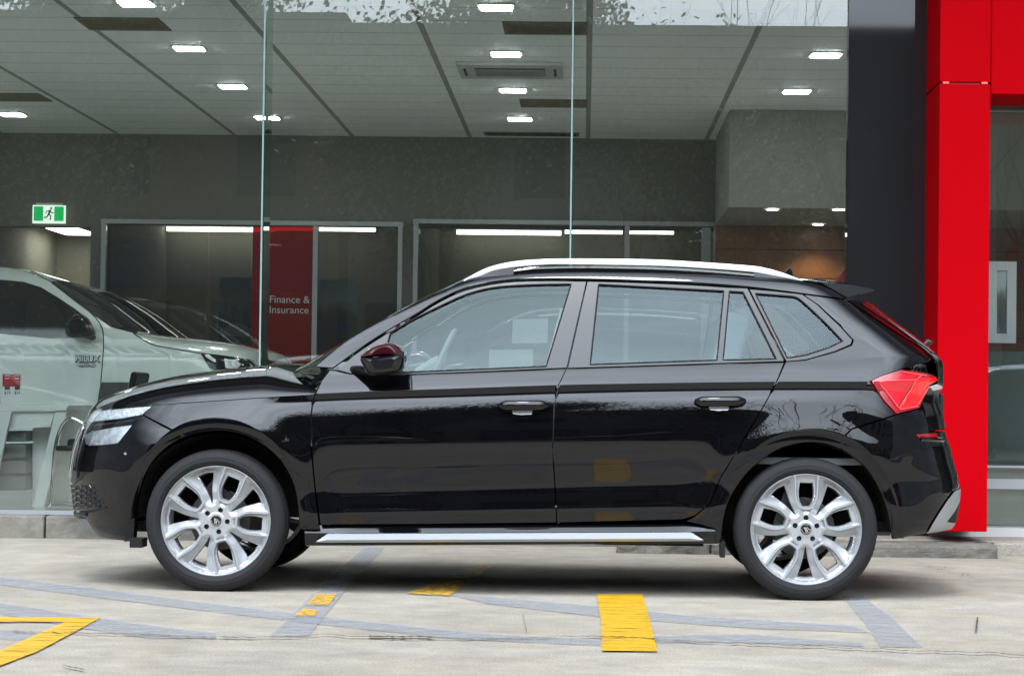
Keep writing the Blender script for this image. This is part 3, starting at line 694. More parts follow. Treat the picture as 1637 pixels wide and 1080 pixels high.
# aerial
a0 = at_y(1246, 446, -.0); b = MB()
b.prism([(0, 0), (.11, 0), (.10, .045), (.085, .062), (.06, .035)], 'y', -.012, .012); ant = b.build('roof_aerial', M_black, suv, bevel=.003); ant.data.transform(Matrix.Translation((a0[0]-.04, 0, float(Cr[-8, 2])-.008)))
# spoiler
sp0 = at_y(1308, 451, -.55); sp1 = at_y(1366, 456.5, -.52); sp2 = at_y(1396, 463.5, -.48); sp3 = at_y(1380, 468.5, -.50); sp4 = at_y(1354, 475, -.56)
b = MB(); rows = []
for yf in np.linspace(-1, 1, 25):
    up = .036*(1-abs(yf)**2.5); ys = yf
    rows.append([(sp0[0]+.03*up/.036*0, sp0[2]+up), (sp1[0], sp1[2]+up*.85), (sp2[0]+up*.6, sp2[2]+up*.55), (sp2[0]-.004+up*.6, sp2[2]-.008+up*.5), (sp3[0], sp3[2]+up*.4), (sp4[0], sp4[2]+up*.2-.002)])
wy = [abs(Br[-1][1]), .555, .53, .53, .54, .585]
V = []; 
for yf, r in zip(np.linspace(-1, 1, 25), rows):
    for w_, (x, z) in zip(wy, r): V.append((x, yf*w_, z))
k = 6; F = [(i*k+j, i*k+j+1, (i+1)*k+j+1, (i+1)*k+j) for i in range(24) for j in range(k-1)]+[tuple(range(k)), tuple(24*k+j for j in range(k))[::-1]]
b.add(V, F); spo = b.build('spoiler', M_paint, suv, auto=30)
b = MB(); b.box((sp2[0]+.018, 0, sp2[2]+.012), (.012, .26, .014)); b.build('brake_light', M_redlens, spo)

# door handles
for (u0, u1, v0, v1), cu_, par in (((796.5, 878, 639.5, 656.5), (816, 852, 663), d1), ((1110, 1192, 632.5, 650.5), (1131, 1166, 656.5), d2)):
    a_, c_ = K.inv([(u0+3, (v0+v1)/2), (u1-3, (v0+v1)/2-.5)]); pa, pc_ = K.P(*a_), K.P(*c_); b = MB(); pts = []; rr = []
    for t_ in np.linspace(0, 1, 17):
        p = pa+(pc_-pa)*t_; bow = math.sin(math.pi*min(max(t_, 0), 1))**.5 if 0 < t_ < 1 else 0; pts.append((p[0], p[1]-.012-.030*bow, p[2])); rr.append(.006+.0175*(min(1, 6*min(t_, 1-t_)+.25))**.6)
    b.tube(pts, rr, 16); V = b.v[0]; zc0 = (pa[2]+pc_[2])/2; V[:, 1] = pa[1]-.02+(V[:, 1]-pa[1]+.02)*.8
    b.build('handle', M_paint, par)
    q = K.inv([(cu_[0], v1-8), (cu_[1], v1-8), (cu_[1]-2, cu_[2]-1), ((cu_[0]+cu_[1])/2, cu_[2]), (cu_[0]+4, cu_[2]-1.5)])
    b = MB(); K.panel(b, [tuple(x) for x in q], px=False, off=.002, skirt=.003, ds=.01, dz=.005, ins=0); b.build('cup_highlight', M_silver, par)  # silver patch paints the highlight in the recess below the handle

# mirrors
def mirror(sg, parent):
    root = bpy.data.objects.new('side_mirror', None); COL.objects.link(root); root.empty_display_size = .05; put(root, parent)
    def shell(pts, y0, y1, rnd):
        P0 = np.array([at_y(u, v, -.98)[[0, 2]] for u, v in pts]); c = P0.mean(0); rows = []
        for t_, sc in ((0, .55), (.04, .86), (.14, .97), (.4, 1.0), (.75, .97), (.93, .82), (1, .5)):
            q = c+(P0-c)*sc; rows.append([(p[0], sg*(y0+(y1-y0)*t_), p[1]) for p in q])
        k = len(pts); V = [p for r in rows for p in r]; F = [(i*k+j, (i+1)*k+j, (i+1)*k+(j+1) % k, i*k+(j+1) % k) for i in range(6) for j in range(k)]+[tuple(range(k))[::-1], tuple(6*k+j for j in range(k))]
        if sg < 0: pass
        return V, F
    cap = tp(crom([(577, 571), (584, 562), (593, 556), (611, 549.5), (628, 548), (638, 553.5), (646, 561.5), (649, 568), (640, 570), (620, 568.5), (600, 570.5)], 3, True))
    V, F = shell(cap, .905, 1.075, .1); MB().add(V, F).build('mirror_cap', M_maroon, root, auto=60)
    hs_ = tp(crom([(577, 571), (600, 571), (630, 566), (649, 566), (648, 583), (640, 594), (615, 599), (592, 598.5), (583, 588)], 3, True))
    V, F = shell(hs_, .90, 1.08, .1); MB().add(V, F).build('mirror_housing', M_black, root, auto=60)
    q0 = at_y(572, 591, -.9); q1 = at_y(622, 594, -1.0)
    b = MB(); b.tube([(q0[0]-.03, sg*.80, q0[2]), (q0[0]+.01, sg*.86, q0[2]-.002), (q0[0]+.06, sg*.93, q1[2]), (q1[0], sg*1.0, q1[2])], [.022, .024, .02, .014], 12); b.build('mirror_arm', M_black, root)
    g0 = at_y(646, 575, -.98); b = MB(); b.box((g0[0]+.004, sg*.985, g0[2]), (.006, .15, .075)); b.build('mirror_glass', M_chrome, root)
    return root
mirror(-1, d1); mirror(1, suv)

# interior, floor, liners
def mkwell(c):
    b = MB()
    for sg in (-1, 1):
        pr_ = [(.39, 0), (.40, .55)]
        v = []; 
        for j in range(25):
            a = math.pi*(.0+1.0*j/24)
            for r, h in ((.388, .845), (.385, .45)): v.append((c[0]+r*math.cos(a), sg*h, WZ+r*math.sin(a)))
        f = [(2*j, 2*j+1, 2*j+3, 2*j+2) for j in range(24)]; b.add(v, f)
        v = [(c[0]+.40*math.cos(a), sg*.45, WZ+.40*math.sin(a)) for a in np.linspace(0, math.pi, 25)]; b.add(v, [tuple(range(25))])
    return b.build('wheel_well', M_liner, suv)
mkwell(WF); mkwell(WR)
b = MB(); b.box(((WF[0]+WR[0])/2, 0, .26), (1.75, 1.5, .06)); b.box((WF[0]-.4, 0, .27), (.16, 1.0, .05)); b.box((WR[0]+.43, 0, .32), (.16, 1.1, .05)); b.box((WF[0], 0, .40), (.7, .84, .1)); b.box((WR[0], 0, .42), (.7, .84, .1))
b.build('underbody', M_liner, suv)
fl = at_y(213, 868, -.8); b = MB()
for sg in (-1, 1):
    b.box((fl[0]+.022, sg*.79, .212), (.055, .14, .04)); b.box((at_y(1153, 872, -.8)[0]+.004, sg*.8, .222), (.02, .12, .07))
b.build('mud_flap', M_liner, suv)
xi = at_y(560, 600, -.6)[0]; xe = at_y(1440, 600, -.6)[0]
b = MB(); b.box(((xi+xe)/2+.05, 0, .62), (xe-xi-.1, 1.5, .03)); b.box((xi-.05, 0, .80), (.25, 1.46, .24))
b.tube([(xi+.02, -.68, .92), (xi+.02, .68, .92)], .08, 12); b.tube([(xi+.1, -.62, .86), (xi+.1, .62, .86)], .07, 12); b.build('dashboard', M_seat, suv)
b = MB(); Bi = [(p[0], -abs(p[1])*.93, p[2]-.035) for p in Br]; Ci = [(p[0], 0, p[2]-.03) for p in Cr]; loft(b, Bi, Ci, c1=(1.2, .7), c2=.5); b.build('headliner', M_lint, suv, auto=0)
sc_ = at_y(690, 575, -.38); b = MB(); pts = []
for j in range(33):
    a = 2*math.pi*j/32; r = .18; pts.append((sc_[0]+r*math.sin(a)*.38, .37+r*math.cos(a), sc_[2]-.01+r*math.sin(a)*.92))
b.tube(pts, .015, 8, cap=False); b.tube([(sc_[0]-.12, .37, sc_[2]-.06), (sc_[0], .37, sc_[2]-.01)], [.03, .05], 10); b.box((sc_[0], .37, sc_[2]-.01), (.02, .32, .03)); b.build('steering_wheel', M_seat, suv)
def seat(x, y, head=True, w=.46):
    b = MB(); b.box((x, y, .72), (.48, w, .16)); b.box((x+.27, y, 1.0), (.13, w*.92, .60), ry=rad(14))
    if head: b.box((x+.37, y, 1.36), (.09, .24, .17), ry=rad(8)); b.tube([(x+.35, y-.05, 1.24), (x+.36, y-.05, 1.34)], .006, 6); b.tube([(x+.35, y+.05, 1.24), (x+.36, y+.05, 1.34)], .006, 6)
    return b.build('seat', M_seat, suv, bevel=.035)
xs1 = at_y(800, 600, -.4)[0]; xs2 = at_y(1060, 600, -.4)[0]
seat(xs1, -.37); seat(xs1, .37); seat(xs2, 0, False, 1.2)
for yy in (-.35, .35):
    b = MB(); b.box((xs2+.37, yy, 1.25), (.09, .24, .15)); b.build('rear_headrest', M_seat, suv, bevel=.03)
# price sheet on the far window and papers on the near one
M_sheet = mat('sheet_paper', (.07, .072, .07), .7)
for pts in ([(820, 508), (876, 507), (875, 546), (818, 546.5)], [(782, 557), (852, 556), (852, 585), (781, 586.5)]):
    b = MB(); K.panel(b, pts, off=-.013, skirt=.001, ds=.03, dz=.03, ins=0); b.build('window_sheet', M_sheet, d1)
# wipers
w0 = at_y(455, 584, -.2); b = MB(); b.tube([(w0[0]-.03, -.3, w0[2]-.005), (w0[0]+.0, -.25, w0[2]+.0), (w0[0]+.06, .1, w0[2]+.005)], [.014, .012, .006], 8); b.tube([(w0[0]-.02, .35, w0[2]-.01), (w0[0]+.05, .0, w0[2])], .008, 8); b.build('wiper', M_plastic, suv)
# ---------------------------------------------------------------- wheels
LR[0] = None
RR = .2495
def polar(r, a): return np.array([r*math.cos(a), r*math.sin(a)])
slot0 = np.array([1, .93])*np.array([(.835, -.125), (.835, .125), (.70, .145), (.57, .143), (.47, .11), (.40, .065), (.40, -.065), (.47, -.11), (.57, -.143), (.70, -.145)])
tri0 = [(.872, 26.5), (.885, 36), (.872, 45.5), (.70, 43.6), (.55, 41), (.40, 39), (.315, 37.5), (.315, 34.5), (.40, 33), (.55, 31), (.70, 28.4)]
ridge0 = np.array([(.965, .205), (.80, .195), (.62, .195), (.50, .165), (.385, .10), (.30, .085)])
def rim_face(mb):
    holes = []; th = [2*math.pi*k/5 for k in range(5)]
    def rot(P, a): c, s = math.cos(a), math.sin(a); return P @ np.array([[c, s], [-s, c]])
    for a in th:
        holes.append(dens(rot(slot0*RR, a), .008)); holes.append(dens(np.array([polar(r*RR, math.radians(d)+a) for r, d in tri0]), .008))
        holes.append(rot(np.array([(.205+.047*math.cos(t), .047*math.sin(t)) for t in np.linspace(0, 2*math.pi, 13)[:-1]])*RR, a))
    outer = np.array([polar(.955*RR, t) for t in np.linspace(0, 2*math.pi, 121)[:-1]])
    # feature lines as extra constraints are not needed: fine grid
    fe_ = []
    for a in th:
        for sg in (1, -1):
            for o_ in (.017, -.017, -.038):
                P = ridge0.copy(); e0 = np.gradient(P, axis=0); nn_ = np.stack([-e0[:, 1], e0[:, 0]], 1); nn_ /= np.hypot(*nn_.T)[:, None]; fe_.append(dens(rot((P+nn_*o_)*[1, sg]*RR, a), .005, False))
    v, f = tri2d(outer, holes, .0045, .0042, fe_)
    r = np.hypot(v[:, 0], v[:, 1])/RR; h = np.zeros(len(v))
    base = -.080+.010*np.clip(1-r/.95, 0, 1)**2          # face plane, slightly dished
    rd = np.full(len(v), 9.0); inside = np.zeros(len(v), bool)
    for a in th:
        for sg in (1, -1):
            P = rot(ridge0*[1, sg]*RR, a); rd = np.minimum(rd, segdist(v, P, False))
        q = rot(v, -a)/RR; w = np.interp(q[:, 0], ridge0[::-1, 0], ridge0[::-1, 1], left=.085, right=.205); inside |= (np.abs(q[:, 1]) < w) & (q[:, 0] > .30)
    rg = rd/RR
    # ridge crest stands proud, falls steeply into the slot and as a flat facet away from it
    prof_in = np.clip((rg-.017)/.020, 0, 1)*.012; prof_out = np.clip((rg-.017)/.15, 0, 1)*.034
    fade = np.clip((r-.27)/.10, 0, 1); fe = np.clip((.955-r)/.05, .2, 1)
    h = base+np.where(inside, prof_in, prof_out)*fade*fe
    h -= .004*np.clip((.16-r)/.03, 0, 1)
    V = np.stack([v[:, 0], h, v[:, 1]], 1)
    fn = np.cross(V[f[:, 1]]-V[f[:, 0]], V[f[:, 2]]-V[f[:, 0]]); f = np.where(fn[:, 1:2] > 0, f[:, ::-1], f)
    mb.add(V, f)
    # hole walls
    b0 = len(outer)
    for hl_ in holes:
        k = len(hl_); idx = np.arange(b0, b0+k); P = V[idx]; c = P.mean(0); Q = c+(P-c)*.93; Q[:, 1] = P[:, 1]+.024
        mb.add(np.vstack([P, Q]), [(i, (i+1) % k, (i+1) % k+k, i+k) for i in range(k)]); b0 += k
    return mb
b = MB(); rim_face(b)
b.lathe([(.955*RR, -.0738), (.965*RR, -.082), (.985*RR, -.0875), (1.0*RR, -.0865), (1.0*RR, -.078)], (0, 0, 0), 96)
V_, F_ = [], []
ctr = [(.972, .215), (.90, .205), (.80, .20), (.62, .195), (.52, .172), (.44, .13), (.375, .075)]; ctr = ctr+[(p, -q) for p, q in ctr[::-1]]
ctr = np.array(crom(ctr, 4))*RR; tn = np.gradient(ctr, axis=0); tn /= np.hypot(*tn.T)[:, None]; nl = np.stack([-tn[:, 1], tn[:, 0]], 1)
for k in range(5):
    a = 2*math.pi*k/5; c, s = math.cos(a), math.sin(a); V_ = []
    for i, (p, q) in enumerate(zip(ctr, nl)):
        rr_ = np.hypot(*p)/RR; y0_ = -.080+.010*max(0, 1-rr_/.95)**2; e_ = min(1, (1.0-rr_)/.04+.25)
        for o_, h_ in ((-.0072, .002), (-.0032, -.0052*e_), (.0032, -.0052*e_), (.0072, .002)):
            x_, z_ = p+q*o_; V_.append((x_*c-z_*s, y0_+h_, x_*s+z_*c))
    n_ = len(ctr); b.add(V_, [(4*i+j, 4*i+4+j, 4*i+5+j, 4*i+1+j) for i in range(n_-1) for j in range(3)])
rim_me = b.build('rim', M_alloy, None, auto=16)
b = MB(); b.lathe([(.955*RR, -.0738), (.93*RR, -.060), (.90*RR, -.02), (.86*RR, .05), (.88*RR, .085), (.95*RR, .092)], (0, 0, 0), 80); barrel = b.build('rim_barrel', M_alloyin, None)
b = MB(); b.lathe([(.2485, -.082), (.2505, -.094), (.258, -.1010), (.270, -.1065), (.2705, -.1058), (.285, -.1045), (.2855, -.1055), (.299, -.1005), (.3105, -.0915), (.3165, -.080), (.3195, -.062), (.3200, -.045), (.313, -.043), (.313, -.036), (.3212, -.034), (.3215, -.012), (.314, -.010), (.314, -.003), (.3215, -.001), (.3215, .02), (.314, .022), (.314, .028), (.3205, .03), (.319, .06), (.310, .092), (.285, .105), (.255, .1), (.2485, .085)], (0, 0, 0), 110)
for j in range(72):
    a = 2*math.pi*j/72; c, s = math.cos(a), math.sin(a)
    for (r0, h0, r1, h1) in ((.3145, -.088, .3215, -.052),):
        w = .0032; mid = [((r0+r1)/2*c, (h0+h1)/2, (r0+r1)/2*s)]
        P = []
        for (r, h) in ((r0, h0), (r1+.0005, h1), (r1-.001, h1+.002), (r0-.003, h0+.004)):
            for d in (-w, w): P.append((r*c-d*s, h, r*s+d*c))
        b.add([(r*c-d*s, h, r*s+d*c) for r, h in ((.3085, -.0932), (.3172, -.0812), (.3204, -.0610), (.3208, -.050)) for d in (-.0022, .0022)], [(0, 1, 3, 2), (2, 3, 5, 4), (4, 5, 7, 6)], mi=1)
tyre = b.build('tyre', [M_tyre, M_gap], None, auto=40)
b = MB(); b.lathe([(0, -.02), (.065, -.02), (.07, .03), (.138, .035), (.138, .05), (0, .05)], (0, 0, 0), 48); b.box((.115, .03, .045), (.06, .06, .12), ry=.3, mi=1); disc = b.build('brake_disc', [M_iron, M_plastic], None)
nuts = []
for k in range(5):
    b = MB(); a = 2*math.pi*k/5; cx_, cz2 = .205*RR*math.cos(a), .205*RR*math.sin(a)
    b.lathe([(.0088, -.045), (.0088, -.060), (.0070, -.062), (.0068, -.056), (0, -.056)], (cx_, 0, cz2), 10); b.lathe([(.0099, -.04), (.0099, -.0595)], (cx_, 0, cz2), 12)
    nuts.append(b.build('wheel_nut', M_plastic, None))
b = MB(); b.lathe([(.0, -.0825), (.017, -.0818), (.022, -.0805), (.0245, -.077), (.0255, -.060)], (0, 0, 0), 36); cap = b.build('hub_cap', M_black, None)
# small winged emblem on the cap
b = MB(); b.lathe([(.0185, -.0822), (.0185, -.0832), (.0205, -.0829), (.0208, -.0815)], (0, 0, 0), 36)
def blade(pts): b.prism([(x*.001, z*.001) for x, z in pts], 'y', -.0842, -.0822)
blade([(-14, 1), (-3, 5), (8, 12), (10, 9), (0, 2), (-12, -3)]); blade([(-13, -5), (-2, -1), (9, 6), (11, 2), (0, -5), (-9, -9)]); blade([(-3, -15), (2, -8), (12, -3), (10, -7), (3, -11), (1, -16)])
emb = b.build('emblem', M_chrome, None, auto=30)
def wheel_at(c, sg, rot, parent, first=None):
    w = bpy.data.objects.new('wheel', None); COL.objects.link(w); w.empty_display_size = .1; w.parent = parent; w.matrix_parent_inverse = Matrix.Translation(-parent.location)
    w.location = (c[0], sg*.765, WZ); w.rotation_euler = (0, rot, 0) if sg < 0 else (0, rot, math.pi)
    for o in [rim_me, barrel, tyre, disc, cap, emb]+nuts:
        q = o if first else o.copy()
        if not first: COL.objects.link(q)
        q.parent = w; q.matrix_parent_inverse = Matrix.Identity(4)
        if o is disc: pass
    return w
wheel_at(WF, -1, rad(21.6)-math.pi/2+math.pi*0, suv, True); wheel_at(WR, -1, -math.pi/2, suv); wheel_at(WF, 1, .4, suv); wheel_at(WR, 1, .9, suv)

# ---------------------------------------------------------------- ground
FY = at_z(60, 860, 0)[1]            # kerb face line
def concrete(name, base=(.385, .35, .295), scale=1.0, stain=.5):
    m = bpy.data.materials.new(name); m.use_nodes = True; t = m.node_tree; B = t.nodes['Principled BSDF']; l = t.links.new
    def nz(s, d, r=.6, typ='ShaderNodeTexNoise'):
        n = t.nodes.new(typ); n.inputs['Scale'].default_value = s*scale
        if typ == 'ShaderNodeTexNoise': n.inputs['Detail'].default_value = d; n.inputs['Roughness'].default_value = r
        l(tc.outputs['Object'], n.inputs['Vector']); return n
    def mr(src, a, b_, c, d):
        n = t.nodes.new('ShaderNodeMapRange'); n.inputs[1].default_value, n.inputs[2].default_value, n.inputs[3].default_value, n.inputs[4].default_value = a, b_, c, d; l(src, n.inputs[0]); return n.outputs[0]
    def mul(a, b_):
        n = t.nodes.new('ShaderNodeMath'); n.operation = 'MULTIPLY'; l(a, n.inputs[0]); l(b_, n.inputs[1]); return n.outputs[0]
    tc = t.nodes.new('ShaderNodeTexCoord')
    big = mr(nz(.55, 5).outputs[0], .3, .7, 1-.20*stain*2, 1.10); mid = mr(nz(4.5, 7, .7).outputs[0], .3, .7, .76, 1.16); fine = mr(nz(110, 3, .7).outputs[0], .3, .7, .62, 1.30); sp = mr(nz(320, 2).outputs[0], .62, .72, 1.0, .62)
    dk = mr(nz(1.7, 8, .75).outputs[0], .60, .74, 1.0, .80)
    f = mul(mul(mul(mul(big, mid), fine), sp), dk)
    rm = t.nodes.new('ShaderNodeMix'); rm.data_type = 'RGBA'; rm.inputs[6].default_value = (*base, 1); rm.inputs[7].default_value = (base[0]*.93, base[1]*.90, base[2]*.84, 1); l(mr(nz(2.3, 4).outputs[0], .4, .65, 0, 1), rm.inputs[0])
    s = t.nodes.new('ShaderNodeVectorMath'); s.operation = 'SCALE'; l(rm.outputs[2], s.inputs[0]); l(f, s.inputs['Scale']); l(s.outputs[0], B.inputs['Base Color'])
    B.inputs['Roughness'].default_value = .78; B.inputs['Specular IOR Level'].default_value = .35
    u = t.nodes.new('ShaderNodeBump'); u.inputs['Strength'].default_value = .35; u.inputs['Distance'].default_value = .004; l(nz(160, 4, .7).outputs[0], u.inputs['Height']); l(u.outputs[0], B.inputs['Normal'])
    return m
M_conc = concrete('forecourt_concrete'); M_kerb = concrete('kerb_concrete', (.25, .235, .205), 2.2, 2.0)
M_pave = concrete('pavement_concrete', (.36, .325, .28), 1.2, .8)
def paint_mat(name, col, cover, sc=(6, 6, 6), rough=.6, thr=.12, base_m=None):
    """worn paint: patchy, lets the concrete colour through"""
    m = bpy.data.materials.new(name); m.use_nodes = True; t = m.node_tree; B = t.nodes['Principled BSDF']; l = t.links.new
    tc = t.nodes.new('ShaderNodeTexCoord'); mp = t.nodes.new('ShaderNodeMapping'); mp.inputs['Scale'].default_value = sc; l(tc.outputs['Object'], mp.inputs[0])
    n = t.nodes.new('ShaderNodeTexNoise'); n.inputs['Scale'].default_value = 3; n.inputs['Detail'].default_value = 8; n.inputs['Roughness'].default_value = .7; l(mp.outputs[0], n.inputs['Vector'])
    r = t.nodes.new('ShaderNodeMapRange'); r.inputs[1].default_value = cover-thr; r.inputs[2].default_value = cover+thr; r.inputs[3].default_value = 1; r.inputs[4].default_value = 0; l(n.outputs[0], r.inputs[0])
    n2 = t.nodes.new('ShaderNodeTexNoise'); n2.inputs['Scale'].default_value = 90; n2.inputs['Detail'].default_value = 4; l(tc.outputs['Object'], n2.inputs['Vector'])
    r2 = t.nodes.new('ShaderNodeMapRange'); r2.inputs[1].default_value = .3; r2.inputs[2].default_value = .7; r2.inputs[3].default_value = .86; r2.inputs[4].default_value = 1.1; l(n2.outputs[0], r2.inputs[0])
    s = t.nodes.new('ShaderNodeVectorMath'); s.operation = 'SCALE'; s.inputs[0].default_value = col; l(r2.outputs[0], s.inputs['Scale']); l(s.outputs[0], B.inputs['Base Color'])
    B.inputs['Roughness'].default_value = rough; l(r.outputs[0], B.inputs['Alpha']); return m
M_yel = paint_mat('yellow_line_paint', (.62, .355, .012), .60, (1.5, 9, 1), .5, .09)
M_yel2 = paint_mat('worn_yellow_paint', (.70, .40, .04), .53, (8, 8, 1), .6, .10)
M_blue = paint_mat('blue_grey_line_paint', (.33, .345, .375), .465, (4, 4, 1), .6, .36)
M_crack = mat('crack_dark', (.06, .056, .05), .9, vary=(30, .4))
g = MB(); g.add([(-80, -60, 0), (80, -60, 0), (80, 40, 0), (-80, 40, 0)], [(0, 1, 2, 3)]); g = g.build('ground', M_conc, None, smooth=False); g['kind'] = 'structure'
def gp(u, v, z=.004): p = at_z(u, v, z); return (float(p[0]), float(p[1]), z)
def sheet(polys, z, m, name, label, cat, group=None):
    b = MB()
    for p in polys: b.add([gp(u, v, z) for u, v in p], [tuple(range(len(p)))[::-1]])
    o = b.build(name, m, None, smooth=False)
    return tag(o, label, cat, group)
G2 = 'old painted-over bay lines on the forecourt'
sheet([[(-30, 917), (120, 935), (300, 958), (520, 985), (760, 1010), (960, 1022), (960, 1031), (740, 1021), (520, 998), (300, 972), (110, 948), (-30, 930)]], .004, M_blue, 'painted_line', 'long faded blue-grey stripe running from the left edge past the front wheel', 'painted line', G2)
sheet([[(-30, 957), (150, 985), (345, 1011), (345, 1019), (240, 1019), (130, 1003), (-30, 975)]], .0045, M_blue, 'painted_line', 'faded blue-grey stripe crossing behind the yellow corner at lower left', 'painted line', G2)
sheet([[(-20, 1003), (70, 1010), (110, 1018), (60, 1023), (-20, 1020)]], .004, M_blue, 'painted_line', 'short faded blue-grey stripe inside the yellow corner', 'painted line', G2)
sheet([[(583, 873), (616, 873), (576, 916), (548, 947), (493, 1016), (430, 1016), (500, 948), (536, 916)]], .006, M_blue, 'painted_line', 'faded blue-grey stripe slanting away under the front door', 'painted line', G2)
sheet([[(1345, 952), (1380, 952), (1425, 985), (1475, 1033), (1408, 1033), (1380, 992)]], .004, M_blue, 'painted_line', 'faded grey stripe running from the rear tyre towards the viewer', 'painted line', G2)
sheet([[(700, 946), (900, 962), (1100, 982), (1360, 998), (1395, 1010), (1200, 1003), (960, 985), (780, 964)]], .0045, M_blue, 'painted_line', 'long faint grey stripe crossing behind the yellow block towards the rear wheel', 'painted line', G2)
sheet([[(1040, 1014), (1200, 1012), (1380, 1026), (1380, 1032), (1200, 1026), (1050, 1026)]], .004, M_blue, 'painted_line', 'faint grey smear right of the wide yellow block', 'painted line', G2)
sheet([[(-40, 986), (162, 986), (60, 1040), (-40, 1078), (-40, 1056), (30, 1026), (104, 993), (-40, 993)]], .007, M_yel, 'painted_line', 'bright yellow corner marking at the lower left', 'painted line', 'yellow bay markings')
sheet([[(954, 948), (1027, 948), (1040, 994), (1051, 1040), (962, 1039), (961, 992)]], .007, M_yel, 'painted_line', 'wide bright yellow block in front of the rear door', 'painted line', 'yellow bay markings')
sheet([[(505, 948), (538, 948), (526, 966), (491, 965)]], .008, M_yel2, 'painted_line', 'small orange-yellow patch on the grey stripe by the front door', 'painted line', 'yellow bay markings')
sheet([[(485, 972), (508, 973), (503, 984), (468, 984)]], .008, M_yel2, 'painted_line', 'tiny worn yellow patch nearest the crack, below the orange one', 'painted line', 'yellow bay markings')
sheet([[(760, 903), (788, 903), (779, 909), (772, 914), (718, 951), (650, 947), (752, 910)]], .008, M_yel2, 'painted_line', 'worn yellow mark in the shadow under the car', 'painted line', 'yellow bay markings')
# the long joint crack and smaller ones
def crack(pts, w, name, label, jag=1.0):
    P = dens(pts, 5, False); b = MB(); V = []; rs = random.Random(len(pts)*7+int(pts[0][0]))
    off = 0
    for i, (u, v) in enumerate(P):
        off = off*.75+rs.uniform(-1, 1)*jag; ww = w*rs.uniform(.35, 1.3); p = gp(u, v+off, .0095)
        V += [(p[0], p[1]-ww/2, p[2]), (p[0], p[1]+ww/2, p[2])]
    b.add(V, [(2*i, 2*i+2, 2*i+3, 2*i+1) for i in range(len(P)-1)]); return tag(b.build(name, M_crack, None, smooth=False), label, 'crack', 'cracks in the concrete')
crack([(20, 1008), (200, 1012), (330, 1018), (520, 1014), (660, 1020), (820, 1019), (950, 1015), (1060, 1020), (1160, 1027), (1400, 1036), (1660, 1047)], .020, 'pavement_crack', 'long dark crack running across the whole foreground')
crack([(590, 1016), (690, 1017)], .05, 'pavement_crack', 'short dark widening of the long crack before the front door', .5)
crack([(1455, 893), (1490, 905), (1510, 912), (1545, 919), (1575, 930)], .03, 'pavement_crack', 'branching crack right of the rear wheel below the kerb', 2)
crack([(1480, 904), (1528, 907)], .03, 'pavement_crack', 'short side branch of the crack below the kerb', 1)
crack([(836, 980), (842, 1010)], .05, 'pavement_crack', 'fine crack between front and rear door in the foreground', 1)
crack([(1563, 985), (1560, 1010)], .04, 'pavement_crack', 'fine crack at the far right of the foreground', 1)
crack([(100, 1062), (135, 1068)], .02, 'pavement_crack', 'tiny crack below the yellow corner', 1)
crack([(985, 905), (1010, 925), (1040, 930)], .03, 'pavement_crack', 'fine crack in the shadow by the rear wheel', 1)
# ---------------------------------------------------------------- showroom building
GY = 3.05; FZ = .14; CZ = 3.53; BY = 12.9
def X(u, Y, v=500): return float(at_y(u, v, Y)[0])
def Z(u, v, Y): return float(at_y(u, v, Y)[2])
def stripes(name, base, dark, px_, wx, oy, py, wy, dk2, vary=.05, rough=.6):
    """ceiling boards: wide dark battens every px_ metres, thin joints every py"""
    m = bpy.data.materials.new(name); m.use_nodes = True; t = m.node_tree; B = t.nodes['Principled BSDF']; l = t.links.new
    tc = t.nodes.new('ShaderNodeTexCoord'); sp = t.nodes.new('ShaderNodeSeparateXYZ'); l(tc.outputs['Object'], sp.inputs[0])
    def band(out, per, w, off):
        a = t.nodes.new('ShaderNodeMath'); a.operation = 'ADD'; a.inputs[1].default_value = off+per*100+w/2; l(out, a.inputs[0])
        b_ = t.nodes.new('ShaderNodeMath'); b_.operation = 'MODULO'; b_.inputs[1].default_value = per; l(a.outputs[0], b_.inputs[0])
        c = t.nodes.new('ShaderNodeMath'); c.operation = 'LESS_THAN'; c.inputs[1].default_value = w; l(b_.outputs[0], c.inputs[0]); return c.outputs[0]
    n = t.nodes.new('ShaderNodeTexNoise'); n.inputs['Scale'].default_value = 1.3; l(tc.outputs['Object'], n.inputs['Vector'])
    r = t.nodes.new('ShaderNodeMapRange'); r.inputs[3].default_value = 1-vary; r.inputs[4].default_value = 1+vary; l(n.outputs[0], r.inputs[0])
    s = t.nodes.new('ShaderNodeVectorMath'); s.operation = 'SCALE'; s.inputs[0].default_value = base; l(r.outputs[0], s.inputs['Scale'])
    m1 = t.nodes.new('ShaderNodeMix'); m1.data_type = 'RGBA'; l(band(sp.outputs[1], py, wy, oy), m1.inputs[0]); l(s.outputs[0], m1.inputs[6]); m1.inputs[7].default_value = (*dk2, 1)
    m2 = t.nodes.new('ShaderNodeMix'); m2.data_type = 'RGBA'; l(band(sp.outputs[0], px_, wx, 0), m2.inputs[0]); l(m1.outputs[2], m2.inputs[6]); m2.inputs[7].default_value = (*dark, 1)
    l(m2.outputs[2], B.inputs['Base Color']); B.inputs['Roughness'].default_value = rough; return m
M_ceil = stripes('ceiling_boards', (.90, .91, .87), (.29, .29, .26), 1.2, .045, .12, .595, .014, (.25, .25, .235))
M_floor = mat('showroom_tiles', (.5, .5, .48), .22, vary=(2, .08))
M_wall = mat('grey_wall', (.13, .13, .112), .7, vary=(.8, .06))
M_wallb = mat('beige_wall', (.26, .245, .19), .7, vary=(.8, .05))
M_bulk = mat('bulkhead_white', (.25, .25, .22), .7)
M_wood = mat('walnut_panelling', (.16, .065, .03), .35)
